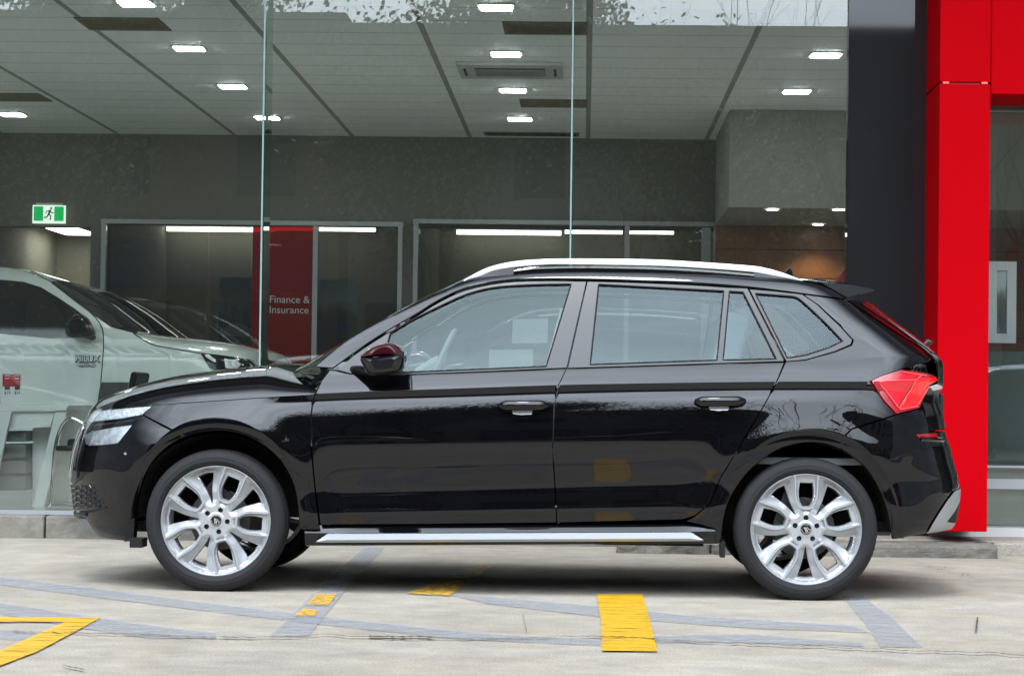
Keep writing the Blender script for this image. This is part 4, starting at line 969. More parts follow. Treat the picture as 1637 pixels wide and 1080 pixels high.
t = M_wood.node_tree; B_ = t.nodes['Principled BSDF']; tc = t.nodes.new('ShaderNodeTexCoord'); mp = t.nodes.new('ShaderNodeMapping'); mp.inputs['Scale'].default_value = (.7, 1, 14); nn = t.nodes.new('ShaderNodeTexNoise'); nn.inputs['Scale'].default_value = 3; nn.inputs['Detail'].default_value = 6
mx = t.nodes.new('ShaderNodeMix'); mx.data_type = 'RGBA'; mx.inputs[6].default_value = (.10, .04, .018, 1); mx.inputs[7].default_value = (.26, .12, .055, 1)
t.links.new(tc.outputs['Object'], mp.inputs[0]); t.links.new(mp.outputs[0], nn.inputs['Vector']); t.links.new(nn.outputs[0], mx.inputs[0]); t.links.new(mx.outputs[2], B_.inputs['Base Color'])
M_pane = glass('shopfront_glass', (.925, .955, .935), 1.52, 1.65, wav=.010, gcol=(1, 1, .98), diffuse=.009, dcol=(.5, .54, .5))
M_fin = mat('glass_edge', (.27, .40, .36), .2, emit=None)
M_ipane = glass('office_glass', (.86, .89, .87), 1.5, 1.0)
M_redfilm = glass('red_film_glass', (.42, .03, .015), 1.5, 1.0, diffuse=.35, dcol=(.45, .02, .01))
M_alu = mat('office_frame_aluminium', (.33, .35, .35), .4, .3)
M_red = mat('red_cladding', (.42, .0, .003), .7, vary=(1.2, .04), bump=(1.5, .02)); M_red.node_tree.nodes['Principled BSDF'].inputs['Specular IOR Level'].default_value = .03
M_dark = mat('charcoal_glass_panel', (.016, .016, .017), .03, ior=1.55)
def lampmat(n, c, s): return mat(n, (.8, .8, .8), .5, emit=c, estr=s)
M_l1 = lampmat('led_panel_light', (.93, .97, 1.0), 80); M_l2 = lampmat('led_strip_light', (1, .98, .95), 5); M_l3 = lampmat('downlight', (1, .93, .82), 30)
M_grey = mat('vent_brown', (.13, .11, .075), .6); M_ventd = mat('vent_dark', (.02, .02, .018), .8); M_acw = mat('aircon_white', (.5, .5, .48), .5)

bld = thing('showroom_building', 'glass-fronted car showroom with suspended ceiling, two pale green glass joints and grey rear wall', 'building', (0, GY, 0))
XL, XRr = -16.0, 13.0
def part(name, m, *boxes, bevel=0.0, parent=None, sm=False):
    b = MB()
    for c, d in boxes: b.box(c, d)
    return b.build(name, m, parent or bld, smooth=sm, bevel=bevel)
part('floor', M_floor, (((XL+XRr)/2, (GY+30)/2+.05, FZ-.05), (XRr-XL, 30-GY, .1)))
part('ceiling', M_ceil, (((XL+XRr)/2, (GY+BY)/2, CZ+.05), (XRr-XL, BY-GY-.02, .1)))
part('roof', M_wall, (((XL+XRr)/2, (GY+24)/2, 5.0), (XRr-XL, 25, .3)), (((XL+XRr)/2, GY+.2, 4.55), (XRr-XL, .3, .6)))
part('side_wall', M_wall, ((XL, 11, 2.5), (.2, 16, 5.2)), ((XRr, 11, 2.5), (.2, 16, 5.2)))
# rear wall with openings
xa_ = X(146, BY, 300); xw0, xw1 = X(169, BY), X(636, BY); xv0, xv1 = X(667, BY), X(1140, BY)
zt1 = Z(400, 360, BY); zt0 = Z(60, 362, BY)
bx = [((XL+xa_)/2, (zt0+CZ)/2, xa_-XL, CZ-zt0), ((xa_+xw0)/2, (FZ+CZ)/2, xw0-xa_, CZ-FZ), ((xw0+xw1)/2, (zt1+CZ)/2, xw1-xw0, CZ-zt1), ((xw1+xv0)/2, (FZ+CZ)/2, xv0-xw1, CZ-FZ), ((xv0+xv1)/2, (zt1+CZ)/2, xv1-xv0, CZ-zt1), ((xv1+XRr)/2, (FZ+CZ)/2, XRr-xv1, CZ-FZ)]
part('rear_wall', M_wall, *[((a, BY+.1, c), (w_, .2, h)) for a, c, w_, h in bx])
# rooms behind
OC = 2.86
part('office_wall', M_wallb, ((0, BY+4.2, 1.5), (30, .1, 3)), ((xa_+.02, BY+2.2, 1.5), (.1, 3.9, 3)), ((X(652, BY), BY+2.2, 1.5), (.12, 3.9, 3)), ((xv1+.2, BY+2.2, 1.5), (.1, 3.9, 3)), ((X(-60, BY), BY+2.2, 1.5), (.1, 3.9, 3)))
part('office_ceiling', M_bulk, ((0, BY+2.2, OC+.05), (30, 3.98, .1)))
# shopfront panes and glass fins
seams = [X(-760, GY), X(-170, GY), X(418, GY, 400), X(913, GY, 300), X(1354, GY, 300)]
ztop = 4.3
for a, c in zip(seams[:-1], seams[1:]):
    b = MB(); b.box(((a+c)/2, GY, (FZ+ztop)/2), (c-a-.012, .012, ztop-FZ)); b.build('window_pane', M_pane, bld, smooth=False)
M_finglass = glass('fin_glass', (.72, .86, .82), 1.5, 1.4, diffuse=.10, dcol=(.4, .55, .5))
for a in seams[1:-1]:
    b = MB(); b.box((a, GY+.004, (FZ+ztop)/2), (.010, .022, ztop-FZ)); b.build('silicone_joint', M_fin, bld, smooth=False)
    b = MB(); b.box((a, GY+.17, (FZ+ztop)/2), (.019, .30, ztop-FZ)); b.build('glass_fin', M_finglass, bld, smooth=False)
part('bottom_channel', M_alu, (((seams[0]+seams[-1])/2, GY, FZ+.012), (seams[-1]-seams[0], .05, .024)))
for uu in (418, 913):
    pass
# plinth and kerbs
b = MB()
x_ = -12.0
cuts = [-12, X(-420, 2.93), X(-150, 2.93), X(78, 2.93), X(320, 2.93), .30]
for a, c in zip(cuts[:-1], cuts[1:]): b.box(((a+c)/2, (FY+GY+.1)/2, FZ/2-.01), (c-a-.012, GY+.1-FY, FZ+.02))
plinth = b.build('plinth', M_kerb, bld, smooth=False, bevel=.012)
tx = bpy.data.textures.new('rough_stone', 'CLOUDS'); tx.noise_scale = .09; tx.noise_depth = 4
def roughen(o, st):
    m1 = o.modifiers.new('sub', 'SUBSURF'); m1.subdivision_type = 'SIMPLE'; m1.levels = m1.render_levels = 5
    m2 = o.modifiers.new('disp', 'DISPLACE'); m2.texture = tx; m2.strength = st; m2.mid_level = .5; m2.texture_coords = 'GLOBAL'
roughen(plinth, .016)
plinth['label'] = 'stained concrete plinth'
kb = MB(); kx0, kx1 = X(985, 2.3, 880), X(1597, 2.3, 880)
for a, c in ((kx0, X(1140, 2.3)), (X(1140, 2.3), X(1300, 2.3)), (X(1300, 2.3), kx1)): kb.box(((a+c)/2, 2.31+.17, .028), (c-a-.008, .34, .10))
kerb = kb.build('kerb', M_kerb, None, smooth=False, bevel=.02); roughen(kerb, .030); tag(kerb, 'weathered low concrete kerb with a rounded end behind the rear wheel', 'kerb')
pv = MB(); pv.box(((.31+9)/2, (2.655+GY+.6)/2, .02), (9-.31, GY+.6-2.655, .13)); pv.box(((kx1+.012+9)/2, 2.60, .02), (9-kx1-.012, .10, .118)); pv = pv.build('pavement', M_pave, None, smooth=False, bevel=.01); pv['kind'] = 'structure'
# charcoal panel and red portal
PY = 2.50
dx0, dx1 = X(1355, GY, 300), X(1484, GY, 300)
b = MB(); b.box(((dx0+dx1)/2, GY+.06, 2.3), (dx1-dx0, .1, 4.5)); tag(b.build('dark_wall_panel', M_dark, None, smooth=False), 'tall glossy charcoal panel between the shopfront glass and the red column', 'wall panel')
por = thing('red_portal', 'bright red metal-clad column and beam framing the showroom entrance', 'portal', (X(1538, PY), PY, 0))
cx0, cx1 = X(1497.5, PY, 700), X(1579, PY, 700); zb_ = Z(1538, 849, PY); zj = Z(1538, 133, PY); zf = Z(1605, 150, PY)
b = MB(); b.box(((cx0+cx1)/2, PY+.34, (zb_+zj-.006)/2), (cx1-cx0, .68, zj-.006-zb_)); b.build('column', M_red, por, smooth=False, bevel=.004)
b = MB(); b.box(((cx0+cx1)/2, PY+.34, (zj+.006+5)/2), (cx1-cx0, .68, 5-zj-.006)); b.build('column_top', M_red, por, smooth=False, bevel=.004)
b = MB(); b.box(((cx0+cx1)/2, PY+.345, zj), (cx1-cx0-.02, .66, .03)); b.build('joint', mat('joint_dark_red', (.2, .002, .006), .5), por, smooth=False)
b = MB(); b.box((cx1+.005+1.6, PY+.30, (zf+5)/2), (3.2, .56, 5-zf)); b.build('fascia', M_red, por, smooth=False, bevel=.004)
for uu in (1509, 1571):
    b = MB(); b.box((X(uu, PY), PY-.002, zj+.001), (.035, .006, .012)); b.build('joint_clip', mat('clip_pale_red', (.8, .12, .1), .4), por, smooth=False)
# right-hand window with things behind it
M_frost = glass('frosted_band', (.5, .55, .52), 1.5, 1.0, diffuse=.55, dcol=(.22, .27, .25))
b = MB(); b.box((cx1+1.6, GY+.25, 2.2), (3.2, .012, 4.2)); rp_ = b.build('entrance_pane', M_pane, bld, smooth=False)
z0_, z1_ = Z(1600, 744, GY), Z(1600, 560, GY)
for yy_, zz_, hh_ in ((GY+.24, Z(1600, 775, GY), .06), (GY+.24, Z(1600, 747, GY), .012), (GY+.3, Z(1600, 170, GY+.3), .05)): part('entrance_rail', M_alu, ((cx1+1.6, yy_, zz_), (3.2, .05, hh_)))
b = MB(); b.box((cx1+1.6, GY+.29, (Z(1600, 848, GY)+z1_)/2), (3.2, .008, z1_-Z(1600, 848, GY))); b.build('frosted_film', M_frost, rp_, smooth=False)
fy = GY+.9
b = MB(); f0, f1, g0_, g1_ = X(1578, fy), X(1624, fy), Z(1600, 548, fy), Z(1600, 418, fy)
b.box(((f0+f1)/2, fy, g1_-.03), (f1-f0, .03, .06)); b.box(((f0+f1)/2, fy, g0_+.03), (f1-f0, .03, .06)); b.box((f0+.03, fy, (g0_+g1_)/2), (.06, .03, g1_-g0_-.12)); b.box((f1-.03, fy, (g0_+g1_)/2), (.06, .03, g1_-g0_-.12))
pf = thing('framed_print', 'white poster frame behind the entrance glass right of the red column', 'picture frame', (f0, fy, 0)); b.build('frame', M_white, pf, smooth=False)
def poster_mat(name, sky, hill, low, sc=3.0):
    m = bpy.data.materials.new(name); m.use_nodes = True; t = m.node_tree; B = t.nodes['Principled BSDF']; l = t.links.new
    tc = t.nodes.new('ShaderNodeTexCoord'); sp = t.nodes.new('ShaderNodeSeparateXYZ'); l(tc.outputs['Generated'], sp.inputs[0])
    n = t.nodes.new('ShaderNodeTexNoise'); n.inputs['Scale'].default_value = sc; n.inputs['Detail'].default_value = 5; l(tc.outputs['Generated'], n.inputs['Vector'])
    a = t.nodes.new('ShaderNodeMath'); a.operation = 'MULTIPLY_ADD'; a.inputs[1].default_value = .5; l(n.outputs[0], a.inputs[0]); l(sp.outputs[2], a.inputs[2])
    r = t.nodes.new('ShaderNodeValToRGB'); r.color_ramp.interpolation = 'B_SPLINE'; e = r.color_ramp.elements
    e[0].position = .30; e[0].color = (*low, 1); e[1].position = 1.0; e[1].color = (*sky, 1); q = e.new(.62); q.color = (*hill, 1); q = e.new(.86); q.color = (*hill, 1); q = e.new(.45); q.color = (low[0]*.5, low[1]*.5, low[2]*.6, 1)
    l(a.outputs[0], r.inputs[0]); l(r.outputs[0], B.inputs['Base Color']); B.inputs['Roughness'].default_value = .4; return m
M_post = poster_mat('poster_print', (.60, .70, .74), (.10, .11, .09), (.12, .13, .18)); M_post2 = poster_mat('poster_print_dusk', (.25, .28, .33), (.07, .07, .10), (.20, .18, .22), 5)
b = MB(); b.box(((f0+f1)/2, fy+.005, (g0_+g1_)/2), (f1-f0-.12, .01, g1_-g0_-.12)); b.build('print', M_post, pf, smooth=False)

# office fronts
def office(u0, u1, posts, name, label, redu=None):
    r = thing(name, label, 'office front', (X(u0, BY), BY-.03, FZ))
    a, c = X(u0, BY), X(u1, BY); zt = Z((u0+u1)/2, 360, BY); b = MB(); y = BY-.04
    b.box(((a+c)/2, y, zt+.02), (c-a+.10, .10, .045)); b.box((a-.02, y, (FZ+zt)/2), (.045, .10, zt-FZ)); b.box((c+.02, y, (FZ+zt)/2), (.045, .10, zt-FZ))
    for u in posts: b.box((X(u, BY), y, (FZ+zt)/2), (.05, .08, zt-FZ))
    b.build('frame', M_alu, r, smooth=False)
    return r, a, c, zt
o1, a, c, zt = office(169, 636, (504,), 'office_glazing', 'glazed office front with the red finance panel, left of the grey pillar')
seg = [(169, 333), (333.8, 402)]
for s0_, s1_ in seg+[(508, 636)]:
    b = MB(); b.box(((X(s0_, BY)+X(s1_, BY))/2, BY-.04, (FZ+zt)/2), (X(s1_, BY)-X(s0_, BY)-.008, .010, zt-FZ)); b.build('glass', M_ipane, o1, smooth=False)
r0, r1 = X(403, BY), X(501, BY)
b = MB(); b.box(((r0+r1)/2, BY-.04, (FZ+zt)/2), (r1-r0, .012, zt-FZ)); rf = b.build('red_panel', M_redfilm, o1, smooth=False)
M_txt = mat('sign_white', (.45, .45, .45), .5, emit=(1, 1, 1), estr=.03)
tz_ = Z(455, 487.5, BY)
text_mesh('Finance &\nInsurance', .105, FACE((X(431, BY), BY-.055, tz_)), 'lettering', M_txt, rf, .001, 'LEFT')
o2, a, c, zt = office(667, 1140, (1001,), 'office_glazing', 'glazed office front with a wide pane, between the grey pillar and the wood-panelled recess')
for s0_, s1_ in ((669, 998), (1004, 1138)):
    b = MB(); b.box(((X(s0_, BY)+X(s1_, BY))/2, BY-.04, (FZ+zt)/2), (X(s1_, BY)-X(s0_, BY)-.01, .010, zt-FZ)); b.build('glass', M_ipane, o2, smooth=False)
b = MB(); b.box((X(1127, BY), BY-.06, (FZ+zt)/2), (.09, .05, zt-FZ-.03)); b.build('door_edge', M_alu, o2, smooth=False)
# posters in the offices
for (u0, u1, v0, v1, yy, mm, lab) in ((350, 417, 443, 600, BY+1.2, M_post2, 'dark dusk poster of a car left of the red office panel'), (506, 570, 447, 575, BY+1.2, M_post, 'poster of a blue car right of the red office panel')):
    r = thing('poster', lab, 'poster', (X(u0, yy), yy, 0), 'car posters in the office'); a, c = X(u0, yy), X(u1, yy); z1q, z0q = Z(u0, v0, yy), Z(u0, v1, yy)
    b = MB(); b.box(((a+c)/2, yy, (z0q+z1q)/2), (c-a, .02, z1q-z0q)); b.build('print', mm, r, smooth=False)
    w = c-a; zz_ = z0q+(z1q-z0q)*(.34 if mm is M_post else .40); b = MB()
    pr_ = [(0, 0), (0, .10), (.03, .17), (.20, .20), (.36, .29), (.62, .30), (.80, .20), (.95, .16), (1, .08), (1, 0)]
    b.prism([(a+w*(.02+.86*p), zz_+w*q*1.1) for p, q in pr_], 'y', yy-.018, yy-.012); b.build('printed_car', mat('poster_blue' if mm is M_post else 'poster_grey', (.07, .10, .24) if mm is M_post else (.22, .22, .25), .5), r, smooth=False)

# bulkhead and wood recess
by0 = 10.3; bz0, = (Z(1250, 332, by0),); bx0 = X(1166, by0, 250)
blk = thing('bulkhead', 'pale boxed-in bulkhead hanging over the wood-panelled recess', 'bulkhead', (bx0+1, by0, bz0)); b = MB(); b.box(((bx0+XRr-.2)/2, (by0+BY-.3)/2, (bz0+CZ)/2-.002), (XRr-.2-bx0, BY-.3-by0, CZ-bz0-.004)); b.build('box', M_bulk, blk, smooth=False)
wv = thing('wood_wall', 'dark walnut panelled wall lit by a warm downlight under the bulkhead', 'wall', (X(1143, BY-.2), BY-.2, FZ)); b = MB(); wz1 = Z(1250, 355, BY-.2)
wx0, wx1 = X(1143, BY-.2), XRr-.2; nb = 9; hh = (bz0+.05-FZ)/nb
for i in range(nb): b.box(((wx0+wx1)/2, BY-.19, FZ+hh*(i+.5)), (wx1-wx0, .06, hh-.008))
b.build('panelling', M_wood, wv, smooth=False)
part('recess_back', mat('recess_black', (.01, .008, .006), .8), (((wx0+wx1)/2, BY-.10, 1.5), (wx1-wx0, .05, 2.7)), parent=wv)

# ceiling lights
def cl(u, v, lab, s=(.21, .21), z=CZ):
    p = at_z(u, v, z); r = thing('ceiling_light', lab, 'ceiling light', tuple(p), 'rectangular ceiling downlights'); b = MB(); b.box((p[0], p[1], z-.004), (s[0]+.04, s[1]+.04, .012)); b.build('trim', M_acw, r, smooth=False)
    b = MB(); b.box((p[0], p[1], z-.012), (s[0], s[1], .008)); b.build('diffuser', M_l1, r, smooth=False)
for u, v, lab in ((217, 4, 'cut off by the top edge, above the left brown vent'), (302, 76, 'second down the slanting row left of the first glass joint'), (372, 137, 'third down the slanting row left of the first glass joint'), (427, 187, 'crossed by the first glass joint'), (20, 182, 'lowest one at the far left edge, above the exit sign'), (793, 10, 'topmost of the middle row, near the top edge'), (809, 85, 'just above the air conditioner'), (820, 143, 'just below the air conditioner'), (831, 189, 'lowest of the middle row, by the rear wall'), (1320, 87, 'upper one by the charcoal panel'), (1274, 145, 'above the pale bulkhead')):
    cl(u, v, 'small bright rectangular ceiling light, '+lab)
for u, v, s_, lab in ((197, 38, .6, 'large brown ceiling vent at upper left, under the topmost light'), (872, 45, .6, 'brown ceiling vent beside the second glass joint near the top'), (885, 165, .6, 'dim brown ceiling vent below the air conditioner'), (20, 155, .6, 'brown ceiling vent at the far left above the lowest light'), (850, 214, .95, 'long dark vent slot where the ceiling meets the rear wall')):
    p = at_z(u, v, CZ); r = thing('ceiling_vent', lab, 'vent', tuple(p), 'ceiling vents'); b = MB(); b.box((p[0], p[1], CZ-.002), (s_, .58 if s_ < .9 else .3, .01)); b.build('frame', M_grey, r, smooth=False)
    b = MB()
    for k in range(7): b.box((p[0], p[1]-.2+.066*k if s_ < .9 else p[1]-.09+.03*k, CZ-.010), (s_-.06, .018, .008))
    b.build('grille', M_ventd if s_ > .9 else mat('vent_slat', (.22, .18, .12), .5), r, smooth=False)
p = at_z(816, 110, CZ); r = thing('air_conditioner', 'white ceiling cassette air conditioner with dark louvred grille', 'air conditioner', tuple(p)); part('casing', M_acw, ((p[0], p[1], CZ-.015), (.84, .84, .03)), parent=r, bevel=.01)
part('intake', M_ventd, ((p[0], p[1], CZ-.032), (.56, .46, .008)), parent=r); part('louvre', M_acw, *[((p[0], p[1]-.19+k*.075, CZ-.038), (.56, .02, .006)) for k in range(6)], parent=r); part('flap', M_ventd, ((p[0]-.36, p[1], CZ-.033), (.02, .4, .006)), ((p[0]+.36, p[1], CZ-.033), (.02, .4, .006)), parent=r)
# strip lights in the offices
for u0, u1, v, lab in ((267, 438, 373.5, 'long white strip light in the left office, running behind the red panel'), (428, 500, 366.5, 'short strip light glowing red behind the finance panel'), (510, 600, 367.5, 'strip light in the left office above the car poster'), (730, 897, 378.5, 'longest strip light in the right office'), (903, 995, 371.5, 'strip light crossed by the second glass joint'), (1006, 1077, 372, 'strip light at the right end of the right office')):
    q0 = at_z(u0, v, OC-.04); q1 = at_z(u1, v+(2 if u1-u0 > 120 else 0), OC-.04); r = thing('strip_light', lab, 'strip light', tuple((q0+q1)/2), 'office strip lights')
    b = MB(); yy = min((q0[1]+q1[1])/2, BY+3.9); xq0, xq1 = X(u0, yy, v), X(u1, yy, v); b.box(((xq0+xq1)/2, yy, OC-.03), (xq1-xq0, .07, .05)); b.build('tube', M_l2, r, smooth=False)
    b = MB(); b.box(((xq0+xq1)/2, yy, OC-.002), (xq1-xq0, .09, .006)); b.build('bracket', M_acw, r, smooth=False)
q0 = at_y(115, 369.5, BY+3.2); r = thing('ceiling_light', 'larger white panel light beyond the opening under the exit sign', 'ceiling light', tuple(q0)); b = MB(); b.box((q0[0], q0[1], q0[2]), (.36, 1.1, .02)); b.build('diffuser', mat('led_soft', (.8, .8, .8), .5, emit=(1, 1, .95), estr=9), r, smooth=False)
b = MB(); b.box((q0[0], q0[1], q0[2]+.012), (.42, 1.16, .02)); b.build('trim', M_acw, r, smooth=False)
for u, v, lab in ((1235, 334, 'left one under the front edge of the bulkhead'), (1341, 334, 'right one by the charcoal panel'), (1308, 353, 'rear one grazing the wood wall')):
    p = at_z(u, v, bz0); yy = max(p[1], by0+.12) if v < 340 else BY-.62; xx = X(u, yy, v); r = thing('downlight', 'small round recessed downlight, '+lab, 'downlight', (xx, yy, bz0), 'recessed downlights under the bulkhead')
    b = MB(); b.lathe([(0, -.004), (.055, -.004), (.055, 0)], (xx, yy, bz0-.004), 20, axis='z'); b.build('lens', M_l3, r, smooth=False); b = MB(); b.lathe([(.055, -.006), (.075, -.006), (.078, 0)], (xx, yy, bz0-.003), 20, axis='z'); b.build('ring', M_acw, r, smooth=False)
    if v > 340:
        sd_ = bpy.data.lights.new('spot', 'SPOT'); sd_.energy = 42; sd_.color = (1, .72, .42); sd_.spot_size = rad(95); sd_.spot_blend = .8; sd_.shadow_soft_size = .03
        so = bpy.data.objects.new('spot', sd_); COL.objects.link(so); so.location = (xx, yy, bz0-.03); so.rotation_euler = (rad(14), 0, 0)
# exit sign
ey = BY-.06; ex0, ex1, ez0, ez1 = X(52, ey, 342), X(104, ey, 342), Z(78, 357, ey), Z(78, 328, ey)
ex = thing('exit_sign', 'green illuminated running-man exit sign hanging at the left', 'exit sign', ((ex0+ex1)/2, ey, ez0)); cxm, czm, w_, h_ = (ex0+ex1)/2, (ez0+ez1)/2, ex1-ex0, ez1-ez0
M_gr = mat('exit_green', (.0, .25, .06), .5, emit=(.0, .42, .10), estr=.9); M_exw = mat('exit_white', (.8, .8, .8), .5, emit=(.8, 1, .85), estr=.95)
part('casing', M_exw, ((cxm, ey+.02, czm), (w_, .04, h_)), parent=ex); part('bracket', M_acw, ((cxm, ey+.02, ez1+.012), (w_*.8, .03, .024)), parent=ex)
part('green_panel', M_gr, ((cxm-w_*.315, ey-.002, czm+h_*.03), (w_*.29, .004, h_*.80)), ((cxm+w_*.315, ey-.002, czm+h_*.03), (w_*.29, .004, h_*.80)), parent=ex)
b = MB(); s_ = h_*.40
def seg2(pts, wd):
    for (x0_, y0_), (x1_, y1_) in zip(pts[:-1], pts[1:]):
        d = np.array([x1_-x0_, y1_-y0_]); L_ = np.hypot(*d); d /= L_; nrm = np.array([-d[1], d[0]])*wd; A_ = np.array([x0_, y0_])-d*wd*.5; B2 = np.array([x1_, y1_])+d*wd*.5
        b.prism([(cxm+s_*q[0], czm+s_*q[1]) for q in (A_+nrm, A_-nrm, B2-nrm, B2+nrm)], 'y', ey-.008, ey-.003)
seg2([(.22, .55), (-.02, 0)], .13); seg2([(-.02, 0), (.30, -.25), (.22, -.75)], .08); seg2([(-.02, 0), (-.28, -.42), (-.65, -.45)], .08); seg2([(.18, .5), (-.25, .45), (-.42, .12)], .06); seg2([(.2, .5), (.45, .15), (.7, .25)], .06)
b.lathe([(0, -.002), (s_*.15, -.002), (s_*.15, .002)], (cxm+s_*.34, ey-.006, czm+s_*.82), 14); b.build('running_man', mat('exit_figure', (0, .12, .03), .5), ex, smooth=False)

# reception desk just inside the glass
DYY = 4.0
desk = thing('reception_desk', 'white angular reception desk with grey drawers at the lower left', 'desk', (X(40, DYY), DYY, FZ)); M_desk = mat('desk_white', (.78, .82, .79), .3); M_draw = mat('drawer_grey', (.16, .17, .17), .5)
def dp(u, v, y=DYY): q = at_y(u, v, y); return (float(q[0]), float(q[2]))
b = MB(); b.prism([dp(-160, 646), dp(112, 648), dp(108, 656), dp(-160, 656)], 'y', DYY-.05, DYY+.75); b.build('desk_top', M_desk, desk, smooth=False, bevel=.004)
b = MB(); b.prism([dp(90, 656), dp(108, 656), dp(70, 817), dp(50, 817)], 'y', DYY-.02, DYY+.7); b.build('side_panel', M_desk, desk, smooth=False, bevel=.004)
b = MB(); b.prism([dp(-160, 657), dp(22, 657), dp(-2, 765), dp(-160, 770)], 'y', DYY-.06, DYY-.02); b.build('front_panel', M_desk, desk, smooth=False, bevel=.004)
b = MB(); b.prism([dp(-60, 657), dp(88, 657), dp(80, 682), dp(-60, 690)], 'y', DYY+.0, DYY+.03); b.build('modesty_panel', M_desk, desk, smooth=False)
b = MB(); b.prism([dp(38, 684), dp(82, 682), dp(58, 817), dp(38, 817)], 'y', DYY+.25, DYY+.3); b.build('inner_panel', M_desk, desk, smooth=False)
for v0, v1 in ((690, 707), (711, 733), (737, 758), (762, 785)):
    b = MB(); b.prism([dp(-60, v0), dp(36, v0-1), dp(36, v1-1), dp(-60, v1)], 'y', DYY+.1, DYY+.5); b.build('drawer', M_draw, desk, smooth=False, bevel=.006)
hy = DYY+.05
hd = thing('leaflet_holder', 'small acrylic leaflet card with red header standing on the desk', 'leaflet', (X(20, hy), hy, Z(20, 647, hy))); x0_, x1_ = X(5, hy), X(36, hy); zb2, zt2, zm = Z(20, 647, hy), Z(20, 597, hy), Z(20, 617, hy)
b = MB(); b.box(((x0_+x1_)/2, hy, (zb2+zt2)/2), (x1_-x0_, .006, zt2-zb2)); b.build('card', M_white, hd, smooth=False); b = MB(); b.box(((x0_+x1_)/2, hy-.004, (zm+zt2)/2-.003), (x1_-x0_-.01, .003, zt2-zm)); b.build('header', mat('leaflet_red', (.45, .01, .02), .5), hd, smooth=False)
for du, dv, hh_, ww in ((12, 600, .006, .035), (28, 600, .006, .035), (12, 604.5, .006, .03), (28, 604.5, .006, .03)):
    q = at_y(du, dv, hy); b = MB(); b.box((q[0], hy-.007, q[2]), (ww, .002, hh_)); b.build('text_line', M_white, hd, smooth=False)
for du in (12, 28):
    q = at_y(du, 619, hy); b = MB(); b.box((q[0], hy-.006, q[2]), (.034, .002, .03)); b.build('printed_car', mat('print_dark', (.03, .03, .03), .5), hd, smooth=False)
    q = at_y(du, 628, hy); text_mesh('$19', .026, FACE((q[0], hy-.005, q[2])), 'price', MATS['print_dark'], hd, .0005)
# cantilever chair
cyy = 3.75
ch = thing('visitor_chair', 'chrome cantilever chair with black armrest beside the desk', 'chair', (X(110, cyy), cyy, FZ)); 
def cp(u, v, y=cyy): return tuple(at_y(u, v, y))
for i, yy in enumerate((cyy, cyy+.5)):
    b = MB(); sh = (0 if i == 0 else 0)
    zfl = FZ+.015
    pts = [cp(132, 676, yy), cp(112, 668, yy), cp(97, 684, yy), cp(88, 716, yy), cp(84, 760, yy), cp(81, 806, yy)]; pts[-1] = (pts[-1][0], pts[-1][1], zfl+.02); pts += [(pts[-1][0]+.03, yy, zfl), (pts[-1][0]+.5, yy, zfl)]
    b.tube(tp(crom(pts, 4)), .011, 8); b.build('chair_frame', M_chrome, ch)
    b = MB(); q = at_y(102, 716, yy); b.box((q[0]+.09, yy, q[2]), (.28, .05, .035)); b.build('armrest', M_black, ch, smooth=False, bevel=.012)
q = at_y(112, 735, cyy); b = MB(); b.box((q[0]+.18, cyy+.25, .56), (.42, .46, .06)); b.build('seat', M_black, ch, smooth=False, bevel=.02); b = MB(); b.box((q[0]+.36, cyy+.25, .82), (.05, .44, .42), ry=.2); b.build('backrest', M_black, ch, smooth=False, bevel=.02)
# red chair back seen above the black car, by the charcoal panel
ry_ = 4.6; rc = thing('red_chair', 'red curved chair back showing above the spoiler by the charcoal panel', 'chair', (X(1352, ry_), ry_, FZ)); b = MB()
b.prism([tuple(at_y(u, v, ry_)[[0, 2]]) for u, v in crom([(1339, 452), (1341, 443), (1346, 434), (1351, 430), (1358, 440), (1362, 470), (1362, 560), (1340, 560), (1338, 500)], 4, True)], 'y', ry_, ry_+.05); b.build('backrest', mat('chair_red', (.40, .01, .02), .4), rc, smooth=False, bevel=.01)
b = MB(); b.box((X(1352, ry_)+.1, ry_+.2, .55), (.45, .45, .06)); b.build('seat', MATS['chair_red'], rc, smooth=False, bevel=.02)
for sx in (-.1, .3):
    for sy in (.02, .38): b = MB(); b.box((X(1352, ry_)+sx, ry_+sy, .33), (.025, .025, .38)); b.build('leg', M_chrome, rc, smooth=False)
# ---------------------------------------------------------------- white pickup in the showroom
YU = 7.8; UH = .93
M_wpaint = mat('white_paint', (.60, .66, .62), .25, coat=.8, coat_rough=.02); M_tint = mat('dark_tinted_glass', (.006, .007, .008), .04, ior=1.5)
ux = lambda pts: tabpx(pts, YU)
def const(v): return lambda z: np.interp(z, [0, 3], [v, v])
nose = interp_z_to_x([(392, 560), (412, 566), (422, 580), (428, 600), (430, 640), (430, 700), (424, 740), (410, 780), (400, 800)], YU+.3)
tail = at_y(-620, 600, YU)[0]
ur_t = ux([(-640, 560), (-250, 560), (-230, 430), (-100, 424), (0, 427), (30, 431), (61, 441), (81, 452), (120, 482), (150, 503), (178, 522), (213, 531), (251, 545), (319, 556), (385, 566), (430, 575)])
ub_z = at_y(100, 541, YU)[2]
def Wu(x, z):
    top = np.maximum(np.interp(x, *ur_t), ub_z+.1)
    d = np.where(z < ub_z, -.02*np.abs((z-.85)/.4)**2, -(z-ub_z)*.20-.10*np.clip((z-(top-.10))/.10, 0, 1.6)**2-.02)
    crease = -.010*np.exp(-((z-(ub_z-.12))/.02)**2)
    return UH+d+crease
U = Surf(const(tail), nose, Wu, Lf=.25, Lr=.62, nf=4, nr=2.6, zlo=.3, zhi=2.0, y0=YU+UH)
LR[0] = YU+UH
